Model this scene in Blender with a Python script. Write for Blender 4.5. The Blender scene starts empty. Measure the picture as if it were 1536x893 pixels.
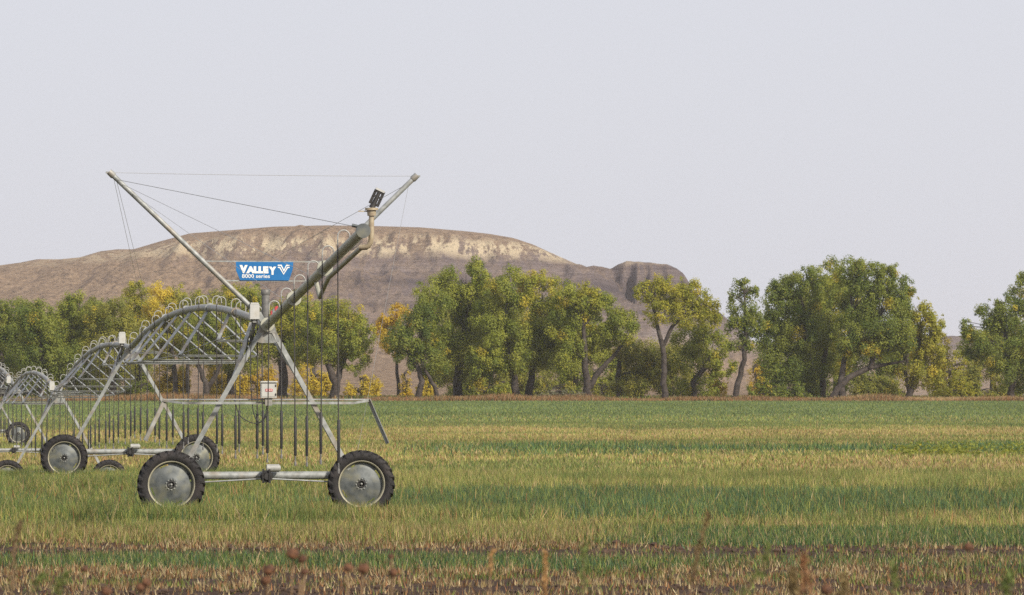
import bpy, math, random
import numpy as np
from mathutils import Vector

random.seed(7)
rng = np.random.default_rng(11)
R = math.radians
scene = bpy.context.scene
col = scene.collection

# ------------------------------------------------------------------ camera
F = 6277.0            # focal length in pixels of a 1536 px wide picture
EYE = 2.58
HORIZON = 597.0
cam_data = bpy.data.cameras.new('camera')
cam = bpy.data.objects.new('camera', cam_data)
col.objects.link(cam)
cam.location = (0, 0, EYE)
cam.rotation_euler = (R(90) + math.atan((HORIZON - 446.5) / F), 0, 0)
cam_data.sensor_width = 36.0
cam_data.lens = 36.0 * F / 1536.0
cam_data.clip_start = 0.5
cam_data.clip_end = 30000
cam_data.dof.use_dof = True
cam_data.dof.focus_distance = 100.0
cam_data.dof.aperture_fstop = 9.0
scene.camera = cam

# ------------------------------------------------------------------ world and sun
SUN_EL, SUN_AZ = 33.0, 137.0       # azimuth clockwise from the viewing direction (+Y)
world = bpy.data.worlds.new('World')
scene.world = world
world.use_nodes = True
wn, wl = world.node_tree.nodes, world.node_tree.links
bg = wn['Background']
sky = wn.new('ShaderNodeTexSky')
sky.sky_type = 'NISHITA'
sky.sun_disc = False
sky.sun_elevation = R(SUN_EL)
sky.sun_rotation = R(SUN_AZ)
sky.dust_density = 3.0
sky.air_density = 1.0
veil = wn.new('ShaderNodeMixRGB')
veil.inputs['Fac'].default_value = 0.86
veil.inputs['Color2'].default_value = (7.72, 7.76, 8.45, 1)      # thin even overcast
wl.new(sky.outputs['Color'], veil.inputs['Color1'])
wl.new(veil.outputs['Color'], bg.inputs['Color'])
bg.inputs['Strength'].default_value = 0.1

sun_data = bpy.data.lights.new('sun', 'SUN')
sun_data.energy = 4.7
sun_data.angle = R(5.0)
sun_data.color = (1.0, 0.925, 0.80)
sun = bpy.data.objects.new('sun', sun_data)
col.objects.link(sun)
sd = Vector((math.sin(R(SUN_AZ)) * math.cos(R(SUN_EL)), math.cos(R(SUN_AZ)) * math.cos(R(SUN_EL)), math.sin(R(SUN_EL))))
sun.rotation_euler = (-sd).to_track_quat('-Z', 'Y').to_euler()
sun.location = (60, -40, 60)

scene.view_settings.view_transform = 'Standard'
scene.view_settings.look = 'None'
scene.view_settings.exposure = 0.0
scene.view_settings.gamma = 1.0
scene.view_settings.use_curve_mapping = False
scene.render.engine = 'CYCLES'
scene.cycles.use_denoising = False
scene.cycles.use_adaptive_sampling = False
scene.cycles.sample_clamp_direct = 6.0
scene.cycles.sample_clamp_indirect = 3.0
scene.cycles.max_bounces = 6
scene.cycles.diffuse_bounces = 3
scene.cycles.transmission_bounces = 4
scene.cycles.volume_bounces = 1

# ------------------------------------------------------------------ helpers
def tag(o, label=None, cat=None, group=None, kind=None):
    if label: o['label'] = label
    if cat: o['category'] = cat
    if group: o['group'] = group
    if kind: o['kind'] = kind
    return o

def empty(name, loc=(0, 0, 0)):
    o = bpy.data.objects.new(name, None)
    o.empty_display_size = 0.3
    col.objects.link(o)
    o.location = loc
    return o

def link_mesh(name, me, parent=None, loc=None):
    o = bpy.data.objects.new(name, me)
    col.objects.link(o)
    if parent is not None:
        o.parent = parent
    if loc is not None:
        o.location = loc
    return o

def frame_of(d):
    d = d.normalized()
    a = Vector((0, 0, 1)) if abs(d.z) < 0.9 else Vector((1, 0, 0))
    x = d.cross(a).normalized()
    return x, x.cross(d).normalized()

class MB:
    """collects shapes into one mesh"""
    def __init__(s):
        s.v, s.f, s.m, s.sm = [], [], [], []
        s.mi, s.smooth = 0, False
    def add(s, vs, fs):
        b = len(s.v)
        s.v += [tuple(v) for v in vs]
        for f in fs:
            s.f.append([b + i for i in f]); s.m.append(s.mi); s.sm.append(s.smooth)
    def bar(s, a, b, w, h, up=None):
        a, b = Vector(a), Vector(b)
        d = (b - a).normalized()
        if up is None:
            x, y = frame_of(d)
        else:
            x = d.cross(Vector(up)).normalized(); y = x.cross(d).normalized()
        vs = []
        for p in (a, b):
            for i, j in ((-1, -1), (1, -1), (1, 1), (-1, 1)):
                vs.append(p + x * (i * w / 2) + y * (j * h / 2))
        s.add(vs, [(0, 1, 2, 3), (7, 6, 5, 4), (0, 4, 5, 1), (1, 5, 6, 2), (2, 6, 7, 3), (3, 7, 4, 0)])
    def angle_iron(s, a, b, w, t=0.012, flip=1):
        """an L section"""
        a, b = Vector(a), Vector(b)
        x, y = frame_of(b - a)
        s.bar(a + x * flip * w / 2, b + x * flip * w / 2, w, t)
        s.bar(a + y * (-w / 2) , b + y * (-w / 2), t, w)
    def box(s, c, sx, sy, sz, ax=None):
        c = Vector(c)
        X, Y, Z = ax if ax else (Vector((1, 0, 0)), Vector((0, 1, 0)), Vector((0, 0, 1)))
        s.bar(c - X * sx / 2, c + X * sx / 2, sy, sz, up=Z)
    def tube(s, pts, rad, n=8, caps=True):
        pts = [Vector(p) for p in pts]
        k = len(pts)
        rads = rad if isinstance(rad, (list, tuple)) else [rad] * k
        vs = []
        px = None
        for i, p in enumerate(pts):
            d = pts[min(i + 1, k - 1)] - pts[max(i - 1, 0)]
            d.normalize()
            if px is None:
                x, y = frame_of(d)
            else:
                x = (px - d * px.dot(d)).normalized(); y = x.cross(d).normalized()
            px = x
            for j in range(n):
                t = 2 * math.pi * j / n
                vs.append(p + x * (rads[i] * math.cos(t)) + y * (rads[i] * math.sin(t)))
        fs = []
        for i in range(k - 1):
            for j in range(n):
                a, b = i * n + j, i * n + (j + 1) % n
                fs.append((a, b, b + n, a + n))
        sm = s.smooth
        s.smooth = True
        s.add(vs, fs)
        s.smooth = sm
        if caps:
            s.add(vs[:n], [tuple(range(n))]); s.add(vs[-n:], [tuple(reversed(range(n)))])
    def lathe(s, c, axis, prof, n=32, x0=None):
        """prof: list of (radius, along-axis)"""
        c, axis = Vector(c), Vector(axis).normalized()
        x, y = frame_of(axis)
        vs = []
        for r, h in prof:
            for j in range(n):
                t = 2 * math.pi * j / n
                vs.append(c + axis * h + x * (r * math.cos(t)) + y * (r * math.sin(t)))
        fs = []
        for i in range(len(prof) - 1):
            for j in range(n):
                a, b = i * n + j, i * n + (j + 1) % n
                fs.append((a, b, b + n, a + n))
        sm = s.smooth
        s.smooth = True
        s.add(vs, fs)
        s.smooth = sm
    def mesh(s, name, mats):
        me = bpy.data.meshes.new(name)
        me.from_pydata(s.v, [], s.f)
        for m in (mats if isinstance(mats, (list, tuple)) else [mats]):
            me.materials.append(m)
        me.polygons.foreach_set('material_index', s.m)
        me.polygons.foreach_set('use_smooth', s.sm)
        me.update()
        return me
    def build(s, name, mats, parent=None, loc=None):
        if loc is not None:
            l = Vector(loc)
            s.v = [tuple(Vector(v) - l) for v in s.v]
        return link_mesh(name, s.mesh(name, mats), parent, loc)

def raw_mesh(name, verts, faces_n, mat, colors=None, smooth=False, idx=None):
    """verts (N,3); faces made of consecutive groups of faces_n vertices (or idx (M,k))"""
    me = bpy.data.meshes.new(name)
    nv = len(verts)
    me.vertices.add(nv)
    me.vertices.foreach_set('co', np.ascontiguousarray(verts, dtype=np.float32).ravel())
    if idx is None:
        idx = np.arange(nv).reshape(-1, faces_n)
    nf, k = idx.shape
    me.loops.add(nf * k)
    me.loops.foreach_set('vertex_index', idx.astype(np.int32).ravel())
    me.polygons.add(nf)
    me.polygons.foreach_set('loop_start', np.arange(0, nf * k, k, dtype=np.int32))
    me.polygons.foreach_set('loop_total', np.full(nf, k, dtype=np.int32))
    me.polygons.foreach_set('use_smooth', np.full(nf, smooth, dtype=bool))
    if colors is not None:
        at = me.color_attributes.new('Col', 'FLOAT_COLOR', 'POINT')
        c4 = np.ones((nv, 4), dtype=np.float32); c4[:, :3] = colors
        at.data.foreach_set('color', c4.ravel())
    if mat is not None:
        me.materials.append(mat)
    me.update(calc_edges=True)
    return me

# value noise ------------------------------------------------------
def vnoise2(x, y, seed=0):
    g = np.random.default_rng(seed).random((256, 256))
    xi, yi = np.floor(x).astype(int), np.floor(y).astype(int)
    fx, fy = x - xi, y - yi
    fx = fx * fx * (3 - 2 * fx); fy = fy * fy * (3 - 2 * fy)
    a = g[xi % 256, yi % 256]; b = g[(xi + 1) % 256, yi % 256]
    c = g[xi % 256, (yi + 1) % 256]; d = g[(xi + 1) % 256, (yi + 1) % 256]
    return (a * (1 - fx) + b * fx) * (1 - fy) + (c * (1 - fx) + d * fx) * fy

def fbm2(x, y, seed=0, octv=4, gain=0.5):
    s, a, n = 0, 1.0, 0
    for i in range(octv):
        s = s + a * vnoise2(x * 2 ** i + 17.3 * i, y * 2 ** i + 5.1 * i, seed + i)
        n += a; a *= gain
    return s / n

# materials ---------------------------------------------------------
def new_mat(name):
    m = bpy.data.materials.new(name)
    m.use_nodes = True
    nt = m.node_tree
    return m, nt, nt.nodes['Principled BSDF']

def mottled(name, c1, c2, rough=0.6, metal=0.0, scale=8.0, bump=0.0, detail=4.0, spec=0.5, c3=None, scale3=1.5, amt3=0.5):
    m, nt, p = new_mat(name)
    tc = nt.nodes.new('ShaderNodeTexCoord')
    n = nt.nodes.new('ShaderNodeTexNoise')
    n.inputs['Scale'].default_value = scale; n.inputs['Detail'].default_value = detail
    nt.links.new(tc.outputs['Object'], n.inputs['Vector'])
    r = nt.nodes.new('ShaderNodeValToRGB')
    r.color_ramp.elements[0].position = 0.33; r.color_ramp.elements[0].color = (*c1, 1)
    r.color_ramp.elements[1].position = 0.67; r.color_ramp.elements[1].color = (*c2, 1)
    nt.links.new(n.outputs['Fac'], r.inputs['Fac'])
    out = r.outputs['Color']
    if c3 is not None:
        n3 = nt.nodes.new('ShaderNodeTexNoise')
        n3.inputs['Scale'].default_value = scale3; n3.inputs['Detail'].default_value = 6
        nt.links.new(tc.outputs['Object'], n3.inputs['Vector'])
        r3 = nt.nodes.new('ShaderNodeValToRGB')
        r3.color_ramp.elements[0].position = 0.5; r3.color_ramp.elements[0].color = (0, 0, 0, 1)
        r3.color_ramp.elements[1].position = 0.7; r3.color_ramp.elements[1].color = (amt3, amt3, amt3, 1)
        nt.links.new(n3.outputs['Fac'], r3.inputs['Fac'])
        mx = nt.nodes.new('ShaderNodeMixRGB')
        nt.links.new(r3.outputs['Color'], mx.inputs['Fac'])
        nt.links.new(out, mx.inputs['Color1'])
        mx.inputs['Color2'].default_value = (*c3, 1)
        out = mx.outputs['Color']
    nt.links.new(out, p.inputs['Base Color'])
    p.inputs['Roughness'].default_value = rough
    p.inputs['Metallic'].default_value = metal
    p.inputs['Specular IOR Level'].default_value = spec
    if bump:
        b = nt.nodes.new('ShaderNodeBump')
        b.inputs['Strength'].default_value = bump
        nt.links.new(n.outputs['Fac'], b.inputs['Height'])
        nt.links.new(b.outputs['Normal'], p.inputs['Normal'])
    return m

def leafy(name, trans=0.3, rough=0.55, spec=0.25):
    m, nt, p = new_mat(name)
    a = nt.nodes.new('ShaderNodeVertexColor'); a.layer_name = 'Col'
    nt.links.new(a.outputs['Color'], p.inputs['Base Color'])
    p.inputs['Roughness'].default_value = rough
    p.inputs['Specular IOR Level'].default_value = spec
    t = nt.nodes.new('ShaderNodeBsdfTranslucent')
    nt.links.new(a.outputs['Color'], t.inputs['Color'])
    mx = nt.nodes.new('ShaderNodeMixShader')
    mx.inputs['Fac'].default_value = trans
    nt.links.new(p.outputs['BSDF'], mx.inputs[1]); nt.links.new(t.outputs['BSDF'], mx.inputs[2])
    nt.links.new(mx.outputs['Shader'], nt.nodes['Material Output'].inputs['Surface'])
    return m

M = {}
M['galv'] = mottled('galvanised_steel', (0.21, 0.22, 0.21), (0.38, 0.39, 0.38), 0.58, 0.25, 7.0, detail=8, c3=(0.28, 0.22, 0.15), scale3=2.2, amt3=0.8)
M['pipe'] = mottled('weathered_pipe', (0.30, 0.30, 0.24), (0.42, 0.42, 0.35), 0.6, 0.1, 3.0, c3=(0.30, 0.26, 0.18), scale3=2.0, amt3=0.5)
M['rim'] = mottled('galvanised_rim', (0.07, 0.08, 0.083), (0.18, 0.19, 0.185), 0.5, 0.4, 5.0, c3=(0.20, 0.19, 0.12), scale3=3.0, amt3=0.8, detail=7)
M['flange'] = mottled('rim_flange', (0.30, 0.28, 0.20), (0.45, 0.42, 0.31), 0.55, 0.2, 6.0)
M['tyre'] = mottled('dusty_rubber', (0.012, 0.011, 0.011), (0.026, 0.022, 0.022), 0.8, 0.0, 9.0, 0.15, c3=(0.07, 0.055, 0.05), scale3=2.5, amt3=0.5)
M['hose'] = mottled('black_hose', (0.02, 0.02, 0.02), (0.035, 0.033, 0.032), 0.6, 0, 20)
M['darkhose'] = mottled('grey_hose', (0.035, 0.03, 0.028), (0.06, 0.055, 0.05), 0.6, 0, 20)
M['dark'] = mottled('dark_iron', (0.018, 0.018, 0.018), (0.055, 0.05, 0.048), 0.6, 0.3, 30)
M['standpipe'] = mottled('grey_standpipe', (0.12, 0.12, 0.115), (0.22, 0.21, 0.20), 0.6, 0.2, 10)
M['white'] = mottled('white_enamel', (0.44, 0.44, 0.42), (0.55, 0.54, 0.50), 0.45, 0, 6, c3=(0.36, 0.33, 0.27), scale3=5.0, amt3=0.6)
M['motor'] = mottled('motor_grey', (0.30, 0.30, 0.28), (0.42, 0.41, 0.38), 0.5, 0.2, 14)
M['red'] = mottled('red_print', (0.45, 0.05, 0.05), (0.5, 0.07, 0.07), 0.5, 0, 10)
M['signblue'] = mottled('sign_blue', (0.006, 0.13, 0.36), (0.010, 0.155, 0.41), 0.4, 0, 4)
M['signwhite'] = mottled('sign_white', (0.78, 0.78, 0.74), (0.84, 0.84, 0.8), 0.5, 0, 10)
M['cable'] = mottled('steel_cable', (0.36, 0.36, 0.36), (0.46, 0.46, 0.46), 0.5, 0.4, 30)
M['tan'] = mottled('tan_painted_pipe', (0.36, 0.29, 0.19), (0.46, 0.39, 0.27), 0.55, 0.1, 10, c3=(0.2, 0.13, 0.09), scale3=6, amt3=0.7)
M['bark'] = mottled('cottonwood_bark', (0.022, 0.016, 0.013), (0.07, 0.053, 0.043), 0.9, 0, 2.2, 0.6, c3=(0.15, 0.13, 0.115), scale3=0.8, amt3=0.4)
M['leaf'] = leafy('tree_leaves', 0.5)
M['grass'] = leafy('grass_blades', 0.28, 0.6, 0.2)
M['clod'] = mottled('soil_clod', (0.045, 0.027, 0.018), (0.085, 0.05, 0.032), 0.95, 0, 9, 0.4)
M['drystem'] = mottled('dry_stem', (0.20, 0.12, 0.06), (0.33, 0.22, 0.12), 0.8, 0, 12)
M['seedhead'] = mottled('dry_seed_head', (0.045, 0.022, 0.014), (0.20, 0.085, 0.035), 0.85, 0, 60, 0.3)
M['plume'] = leafy('weed_plume', 0.3)

# ------------------------------------------------------------------ ground
GY = [-400, 0, 15, 40, 54, 90, 131, 146, 170, 210, 250, 350, 450, 560, 600, 700, 1000, 3000, 12000]
GZ = [0.95, 0.95, 0.65, 0.1, 0.0, 0.0, 0.0, -0.55, -1.38, -0.95, -0.3, 0.5, 1.3, 1.98, 2.2, 2.4, 2.4, 2.4, 2.4]
def Gz(y):
    return np.interp(y, GY, GZ)
def g(y):
    return float(Gz(y))
def at(px, py, Y):
    """world point whose centre stands at distance Y"""
    return Vector(((px - 768.0) / F * Y, Y, EYE + (HORIZON - py) / F * Y))

def ground_material():
    m, nt, p = new_mat('field_ground')
    N, L = nt.nodes, nt.links
    geo = N.new('ShaderNodeNewGeometry')
    sep = N.new('ShaderNodeSeparateXYZ'); L.new(geo.outputs['Position'], sep.inputs['Vector'])
    # ragged edges between the sown strips
    mp = N.new('ShaderNodeMapping'); mp.inputs['Scale'].default_value = (0.06, 0.25, 1)
    L.new(geo.outputs['Position'], mp.inputs['Vector'])
    n1 = N.new('ShaderNodeTexNoise'); n1.inputs['Scale'].default_value = 1.0; n1.inputs['Detail'].default_value = 5
    L.new(mp.outputs['Vector'], n1.inputs['Vector'])
    ma = N.new('ShaderNodeMath'); ma.operation = 'MULTIPLY_ADD'
    L.new(n1.outputs['Fac'], ma.inputs[0]); ma.inputs[1].default_value = 14.0; L.new(sep.outputs['Y'], ma.inputs[2])
    dv = N.new('ShaderNodeMath'); dv.operation = 'DIVIDE'; L.new(ma.outputs[0], dv.inputs[0]); dv.inputs[1].default_value = 700.0
    rp = N.new('ShaderNodeValToRGB')
    cr = rp.color_ramp
    soil = (0.055, 0.034, 0.024); olive = (0.13, 0.12, 0.045); tan = (0.24, 0.185, 0.085); gr = (0.12, 0.145, 0.065)
    stops = [(0, soil), (76, soil), (84, olive), (205, olive), (225, tan), (243, gr), (255, tan), (335, olive), (350, (0.12, 0.14, 0.06)), (390, gr), (560, gr), (572, (0.22, 0.115, 0.06)), (590, (0.20, 0.15, 0.09)), (690, (0.23, 0.17, 0.11))]
    while len(cr.elements) < len(stops):
        cr.elements.new(0.5)
    for e, (d, c) in zip(cr.elements, stops):
        e.position = (d + 7) / 700.0; e.color = (*c, 1)
    L.new(dv.outputs[0], rp.inputs['Fac'])
    # fine mottling
    n2 = N.new('ShaderNodeTexNoise'); n2.inputs['Scale'].default_value = 3.0; n2.inputs['Detail'].default_value = 8
    L.new(geo.outputs['Position'], n2.inputs['Vector'])
    hs = N.new('ShaderNodeHueSaturation'); L.new(rp.outputs['Color'], hs.inputs['Color'])
    mr = N.new('ShaderNodeMapRange'); L.new(n2.outputs['Fac'], mr.inputs['Value'])
    mr.inputs['From Min'].default_value = 0.3; mr.inputs['From Max'].default_value = 0.7
    mr.inputs['To Min'].default_value = 0.6; mr.inputs['To Max'].default_value = 1.35
    L.new(mr.outputs['Result'], hs.inputs['Value'])
    L.new(hs.outputs['Color'], p.inputs['Base Color'])
    b = N.new('ShaderNodeBump'); b.inputs['Strength'].default_value = 0.6; b.inputs['Distance'].default_value = 0.08
    L.new(n2.outputs['Fac'], b.inputs['Height']); L.new(b.outputs['Normal'], p.inputs['Normal'])
    p.inputs['Roughness'].default_value = 0.95
    p.inputs['Specular IOR Level'].default_value = 0.1
    return m

def build_ground():
    xs = np.unique(np.concatenate([np.linspace(-9000, 9000, 25), np.linspace(-150, 150, 121)]))
    ys = np.unique(np.concatenate([np.array([-400, -200, -50, 0, 10, 20, 30]), np.linspace(40, 150, 111), np.linspace(152, 260, 55), np.linspace(264, 600, 85), np.array([640, 700, 1000, 2000, 5000, 12000])]))
    X, Y = np.meshgrid(xs, ys, indexing='ij')
    Z = Gz(Y) + np.where((Y > 40) & (Y < 260) & (np.abs(X) < 140), 0.05 * (fbm2(X * 0.6, Y * 1.2, 3) - 0.5), 0)
    V = np.stack([X, Y, Z], -1).reshape(-1, 3)
    nx, ny = X.shape
    i, j = np.meshgrid(np.arange(nx - 1), np.arange(ny - 1), indexing='ij')
    a = (i * ny + j).ravel()
    idx = np.stack([a, a + ny, a + ny + 1, a + 1], 1)
    me = raw_mesh('ground', V, 4, ground_material(), smooth=True, idx=idx)
    tag(link_mesh('ground', me), 'flat strip-sown field with stubble and grass running to the trees', kind='structure')
build_ground()

# ------------------------------------------------------------------ hills
def hill_material():
    m, nt, p = new_mat('badland_strata')
    N, L = nt.nodes, nt.links
    geo = N.new('ShaderNodeNewGeometry')
    sep = N.new('ShaderNodeSeparateXYZ'); L.new(geo.outputs['Position'], sep.inputs['Vector'])
    sepn = N.new('ShaderNodeSeparateXYZ'); L.new(geo.outputs['Normal'], sepn.inputs['Vector'])
    def noise(scale, mapping=None, detail=5, rough=0.55):
        n = N.new('ShaderNodeTexNoise'); n.inputs['Scale'].default_value = scale; n.inputs['Detail'].default_value = detail
        n.inputs['Roughness'].default_value = rough
        if mapping:
            mp = N.new('ShaderNodeMapping'); mp.inputs['Scale'].default_value = mapping
            L.new(geo.outputs['Position'], mp.inputs['Vector']); L.new(mp.outputs['Vector'], n.inputs['Vector'])
        else:
            L.new(geo.outputs['Position'], n.inputs['Vector'])
        return n.outputs['Fac']
    def math_(op, a, b, c=None):
        n = N.new('ShaderNodeMath'); n.operation = op
        for k, v in enumerate((a, b, c)):
            if v is None: continue
            if isinstance(v, (int, float)): n.inputs[k].default_value = v
            else: L.new(v, n.inputs[k])
        return n.outputs[0]
    def ramp(fac, stops):
        r = N.new('ShaderNodeValToRGB'); cr = r.color_ramp
        while len(cr.elements) < len(stops): cr.elements.new(0.5)
        for e, (d, c) in zip(cr.elements, stops): e.position = d; e.color = (*c, 1)
        L.new(fac, r.inputs['Fac']); return r.outputs['Color']
    def mix(f, a, b):
        n = N.new('ShaderNodeMixRGB')
        if isinstance(f, (int, float)): n.inputs['Fac'].default_value = f
        else: L.new(f, n.inputs['Fac'])
        for k, v in (('Color1', a), ('Color2', b)):
            if isinstance(v, tuple): n.inputs[k].default_value = (*v, 1)
            else: L.new(v, n.inputs[k])
        return n.outputs['Color']
    warp = noise(0.05, None, 4)
    zz = math_('MULTIPLY_ADD', warp, 4.0, sep.outputs['Z'])
    zz = math_('SUBTRACT', zz, 2.0)
    zf = math_('DIVIDE', zz, 70.0)
    mauve = (0.225, 0.175, 0.165); grey = (0.33, 0.26, 0.23); tan = (0.35, 0.255, 0.185); dark = (0.07, 0.058, 0.068); rose = (0.29, 0.225, 0.195); light = (0.42, 0.35, 0.305)
    cream = (0.58, 0.475, 0.32)
    strata = ramp(zf, [(0.0, tan), (0.16, tan), (0.24, rose), (0.31, light), (0.37, mauve), (0.41, grey), (0.455, dark), (0.48, grey), (0.53, mauve),
                       (0.575, dark), (0.61, mauve), (0.65, grey), (0.70, mauve), (0.75, rose), (0.84, tan), (1.0, tan)])
    fine = ramp(noise(0.55, (1, 1, 5), 6, 0.7), [(0.38, (0, 0, 0)), (0.68, (0.75, 0.75, 0.75))])
    strata = mix(fine, strata, (0.12, 0.095, 0.09))
    beds = ramp(noise(0.55, (0.012, 0.012, 1), 5, 0.75), [(0.40, (0, 0, 0)), (0.46, (0.85, 0.85, 0.85)), (0.51, (0, 0, 0)), (0.56, (0.1, 0.1, 0.1)), (0.60, (0.9, 0.9, 0.9))])
    strata = mix(beds, strata, (0.12, 0.093, 0.09))
    kx = N.new('ShaderNodeMapRange'); L.new(sep.outputs['X'], kx.inputs['Value'])
    kx.inputs['From Min'].default_value = 16.0; kx.inputs['From Max'].default_value = 26.0; kx.inputs['To Max'].default_value = 0.35
    kz = ramp(zf, [(0.40, (0, 0, 0)), (0.52, (1, 1, 1))])
    strata = mix(math_('MULTIPLY', kx.outputs['Result'], kz), strata, (0.10, 0.08, 0.085))
    blot = noise(0.05, (1, 0.5, 1.2), 6, 0.65)
    # dry grass over the cap, the apron and the whole left shoulder
    grass = ramp(noise(0.5, (1, 0.25, 1), 10, 0.78), [(0.34, (0.085, 0.065, 0.052)), (0.45, (0.24, 0.17, 0.12)), (0.55, (0.33, 0.235, 0.158)), (0.68, (0.43, 0.32, 0.215))])
    xb = math_('MULTIPLY_ADD', sep.outputs['X'], 1 / 90.0, 1.35)
    zb = ramp(zf, [(0.20, (0, 0, 0)), (0.34, (1, 1, 1)), (0.70, (1, 1, 1)), (0.86, (0, 0, 0))])
    bare = N.new('ShaderNodeMath'); bare.operation = 'MINIMUM'; bare.use_clamp = True
    L.new(xb, bare.inputs[0]); L.new(zb, bare.inputs[1])
    steep = N.new('ShaderNodeMapRange'); L.new(sepn.outputs['Z'], steep.inputs['Value'])
    steep.inputs['From Min'].default_value = 0.97; steep.inputs['From Max'].default_value = 0.86
    bt = math_('ADD', math_('MULTIPLY', bare.outputs[0], 0.85), math_('MULTIPLY', steep.outputs['Result'], 0.45))
    bt = math_('ADD', bt, math_('MULTIPLY_ADD', blot, 1.6, -0.95))
    cl = N.new('ShaderNodeClamp'); L.new(bt, cl.inputs['Value'])
    colr = mix(cl.outputs['Result'], grass, strata)
    # pale sandstone ledge, broken into columns
    ledge = ramp(zf, [(0.70, (0, 0, 0)), (0.755, (1, 1, 1)), (0.80, (1, 1, 1)), (0.85, (0, 0, 0))])
    colm = ramp(noise(0.24, (1, 0.15, 0.3), 8, 0.72), [(0.47, (0, 0, 0)), (0.52, (1, 1, 1))])
    lm = N.new('ShaderNodeMixRGB'); lm.blend_type = 'MULTIPLY'; lm.inputs['Fac'].default_value = 1.0
    L.new(ledge, lm.inputs['Color1']); L.new(colm, lm.inputs['Color2'])
    xl = math_('MULTIPLY_ADD', sep.outputs['X'], 1 / 120.0, 1.75)
    xc = N.new('ShaderNodeClamp'); L.new(xl, xc.inputs['Value']); xc.inputs['Max'].default_value = 0.95; xc.inputs['Min'].default_value = 0.25
    colr = mix(math_('MULTIPLY', lm.outputs['Color'], xc.outputs['Result']), colr, cream)
    # brush clumps
    sp = ramp(noise(0.8, (1, 0.4, 1.5), 4, 0.65), [(0.58, (0, 0, 0)), (0.66, (0.75, 0.75, 0.75))])
    colr = mix(sp, colr, (0.065, 0.056, 0.042))
    L.new(colr, p.inputs['Base Color'])
    b = N.new('ShaderNodeBump'); b.inputs['Strength'].default_value = 1.0; b.inputs['Distance'].default_value = 1.6
    L.new(noise(0.5, (1, 1, 1.5), 8, 0.7), b.inputs['Height']); L.new(b.outputs['Normal'], p.inputs['Normal'])
    p.inputs['Roughness'].default_value = 0.95
    p.inputs['Specular IOR Level'].default_value = 0.05
    return m
HILLMAT = hill_material()

def prof(pts, Y):
    px = np.array([a for a, b in pts], float); py = np.array([b for a, b in pts], float)
    return (px - 768) / F * Y, EYE + (HORIZON - py) / F * Y

def heightfield(name, xs, ys, zfun, label):
    X, Y = np.meshgrid(xs, ys, indexing='ij')
    Z = zfun(X, Y)
    V = np.stack([X, Y, Z], -1).reshape(-1, 3)
    nx, ny = X.shape
    i, j = np.meshgrid(np.arange(nx - 1), np.arange(ny - 1), indexing='ij')
    a = (i * ny + j).ravel()
    idx = np.stack([a, a + ny, a + ny + 1, a + 1], 1)
    me = raw_mesh(name, V, 4, HILLMAT, smooth=True, idx=idx)
    tag(link_mesh(name, me), label, kind='structure')

MAIN = [(-900, 470), (-600, 440), (-300, 420), (-100, 408), (0, 398), (30, 394), (55, 389), (90, 389), (120, 386), (150, 377), (175, 374), (200, 374), (240, 362), (285, 350),
        (350, 345), (410, 340), (490, 338), (560, 339), (630, 341), (700, 347), (735, 351), (770, 357), (800, 367), (830, 381), (860, 394), (900, 412), (960, 445), (1020, 490), (1080, 540), (1150, 575), (1250, 600)]
KNOB = [(780, 560), (820, 470), (850, 415), (870, 402), (890, 398), (905, 400), (916, 403), (926, 397), (940, 391), (970, 393), (1000, 396), (1014, 401), (1025, 409), (1034, 424), (1050, 445), (1062, 456),
        (1078, 466), (1097, 483), (1120, 505), (1160, 540), (1220, 575), (1300, 598)]
def main_z(X, Y):
    hx, hz = prof(MAIN, 1600)
    H = np.interp(X, hx, hz)
    pxx = X / 1600 * F + 768
    n1 = fbm2(X / 40, Y / 140, 21, 4) - 0.5
    n2 = 1 - np.abs(2 * fbm2(X / 16, Y / 160, 31, 3) - 1)        # ribs and gullies running downhill
    n3 = fbm2(X / 5, Y / 30, 41, 3) - 0.5
    t = (Y - 1150) / 450.0
    rough = np.clip((pxx - 150) / 250, 0.55, 1)
    m = np.clip(t * 3, 0, 1) * np.clip((0.93 - t) * 4, 0, 1)
    tt = t + m * (0.13 * n1 + 0.07 * (n2 - 0.6) * rough + 0.03 * n3 * rough)
    S = np.interp(tt, [-2, -1.15, 0, 0.28, 0.50, 0.60, 0.635, 0.665, 0.70, 1.0, 1.4, 2.2], [0.02, 0.035, 0.20, 0.36, 0.60, 0.74, 0.80, 0.87, 0.895, 1.0, 0.8, 0.0])
    Ssm = np.interp(tt, [-2, -1.15, 0, 0.5, 1.0, 1.4, 2.2], [0.02, 0.035, 0.22, 0.66, 1.0, 0.8, 0.0])
    w = np.clip((pxx - 120) / 300, 0.25, 1)
    S = S * w + Ssm * (1 - w)
    return H * S + m * (n3 * 1.3 + (fbm2(X / 2.5, Y / 9, 51, 2) - 0.5) * 1.3) * rough
GUL = [(866, 4, .4), (916, 3.0, .42), (938, 2.0, .36), (893, 2.2, .28), (985, 2.6, .25), (962, 2.0, .2), (1012, 2.5, .35), (1045, 4, .25), (890, 2.5, .1), (1075, 4, .2)]
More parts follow.
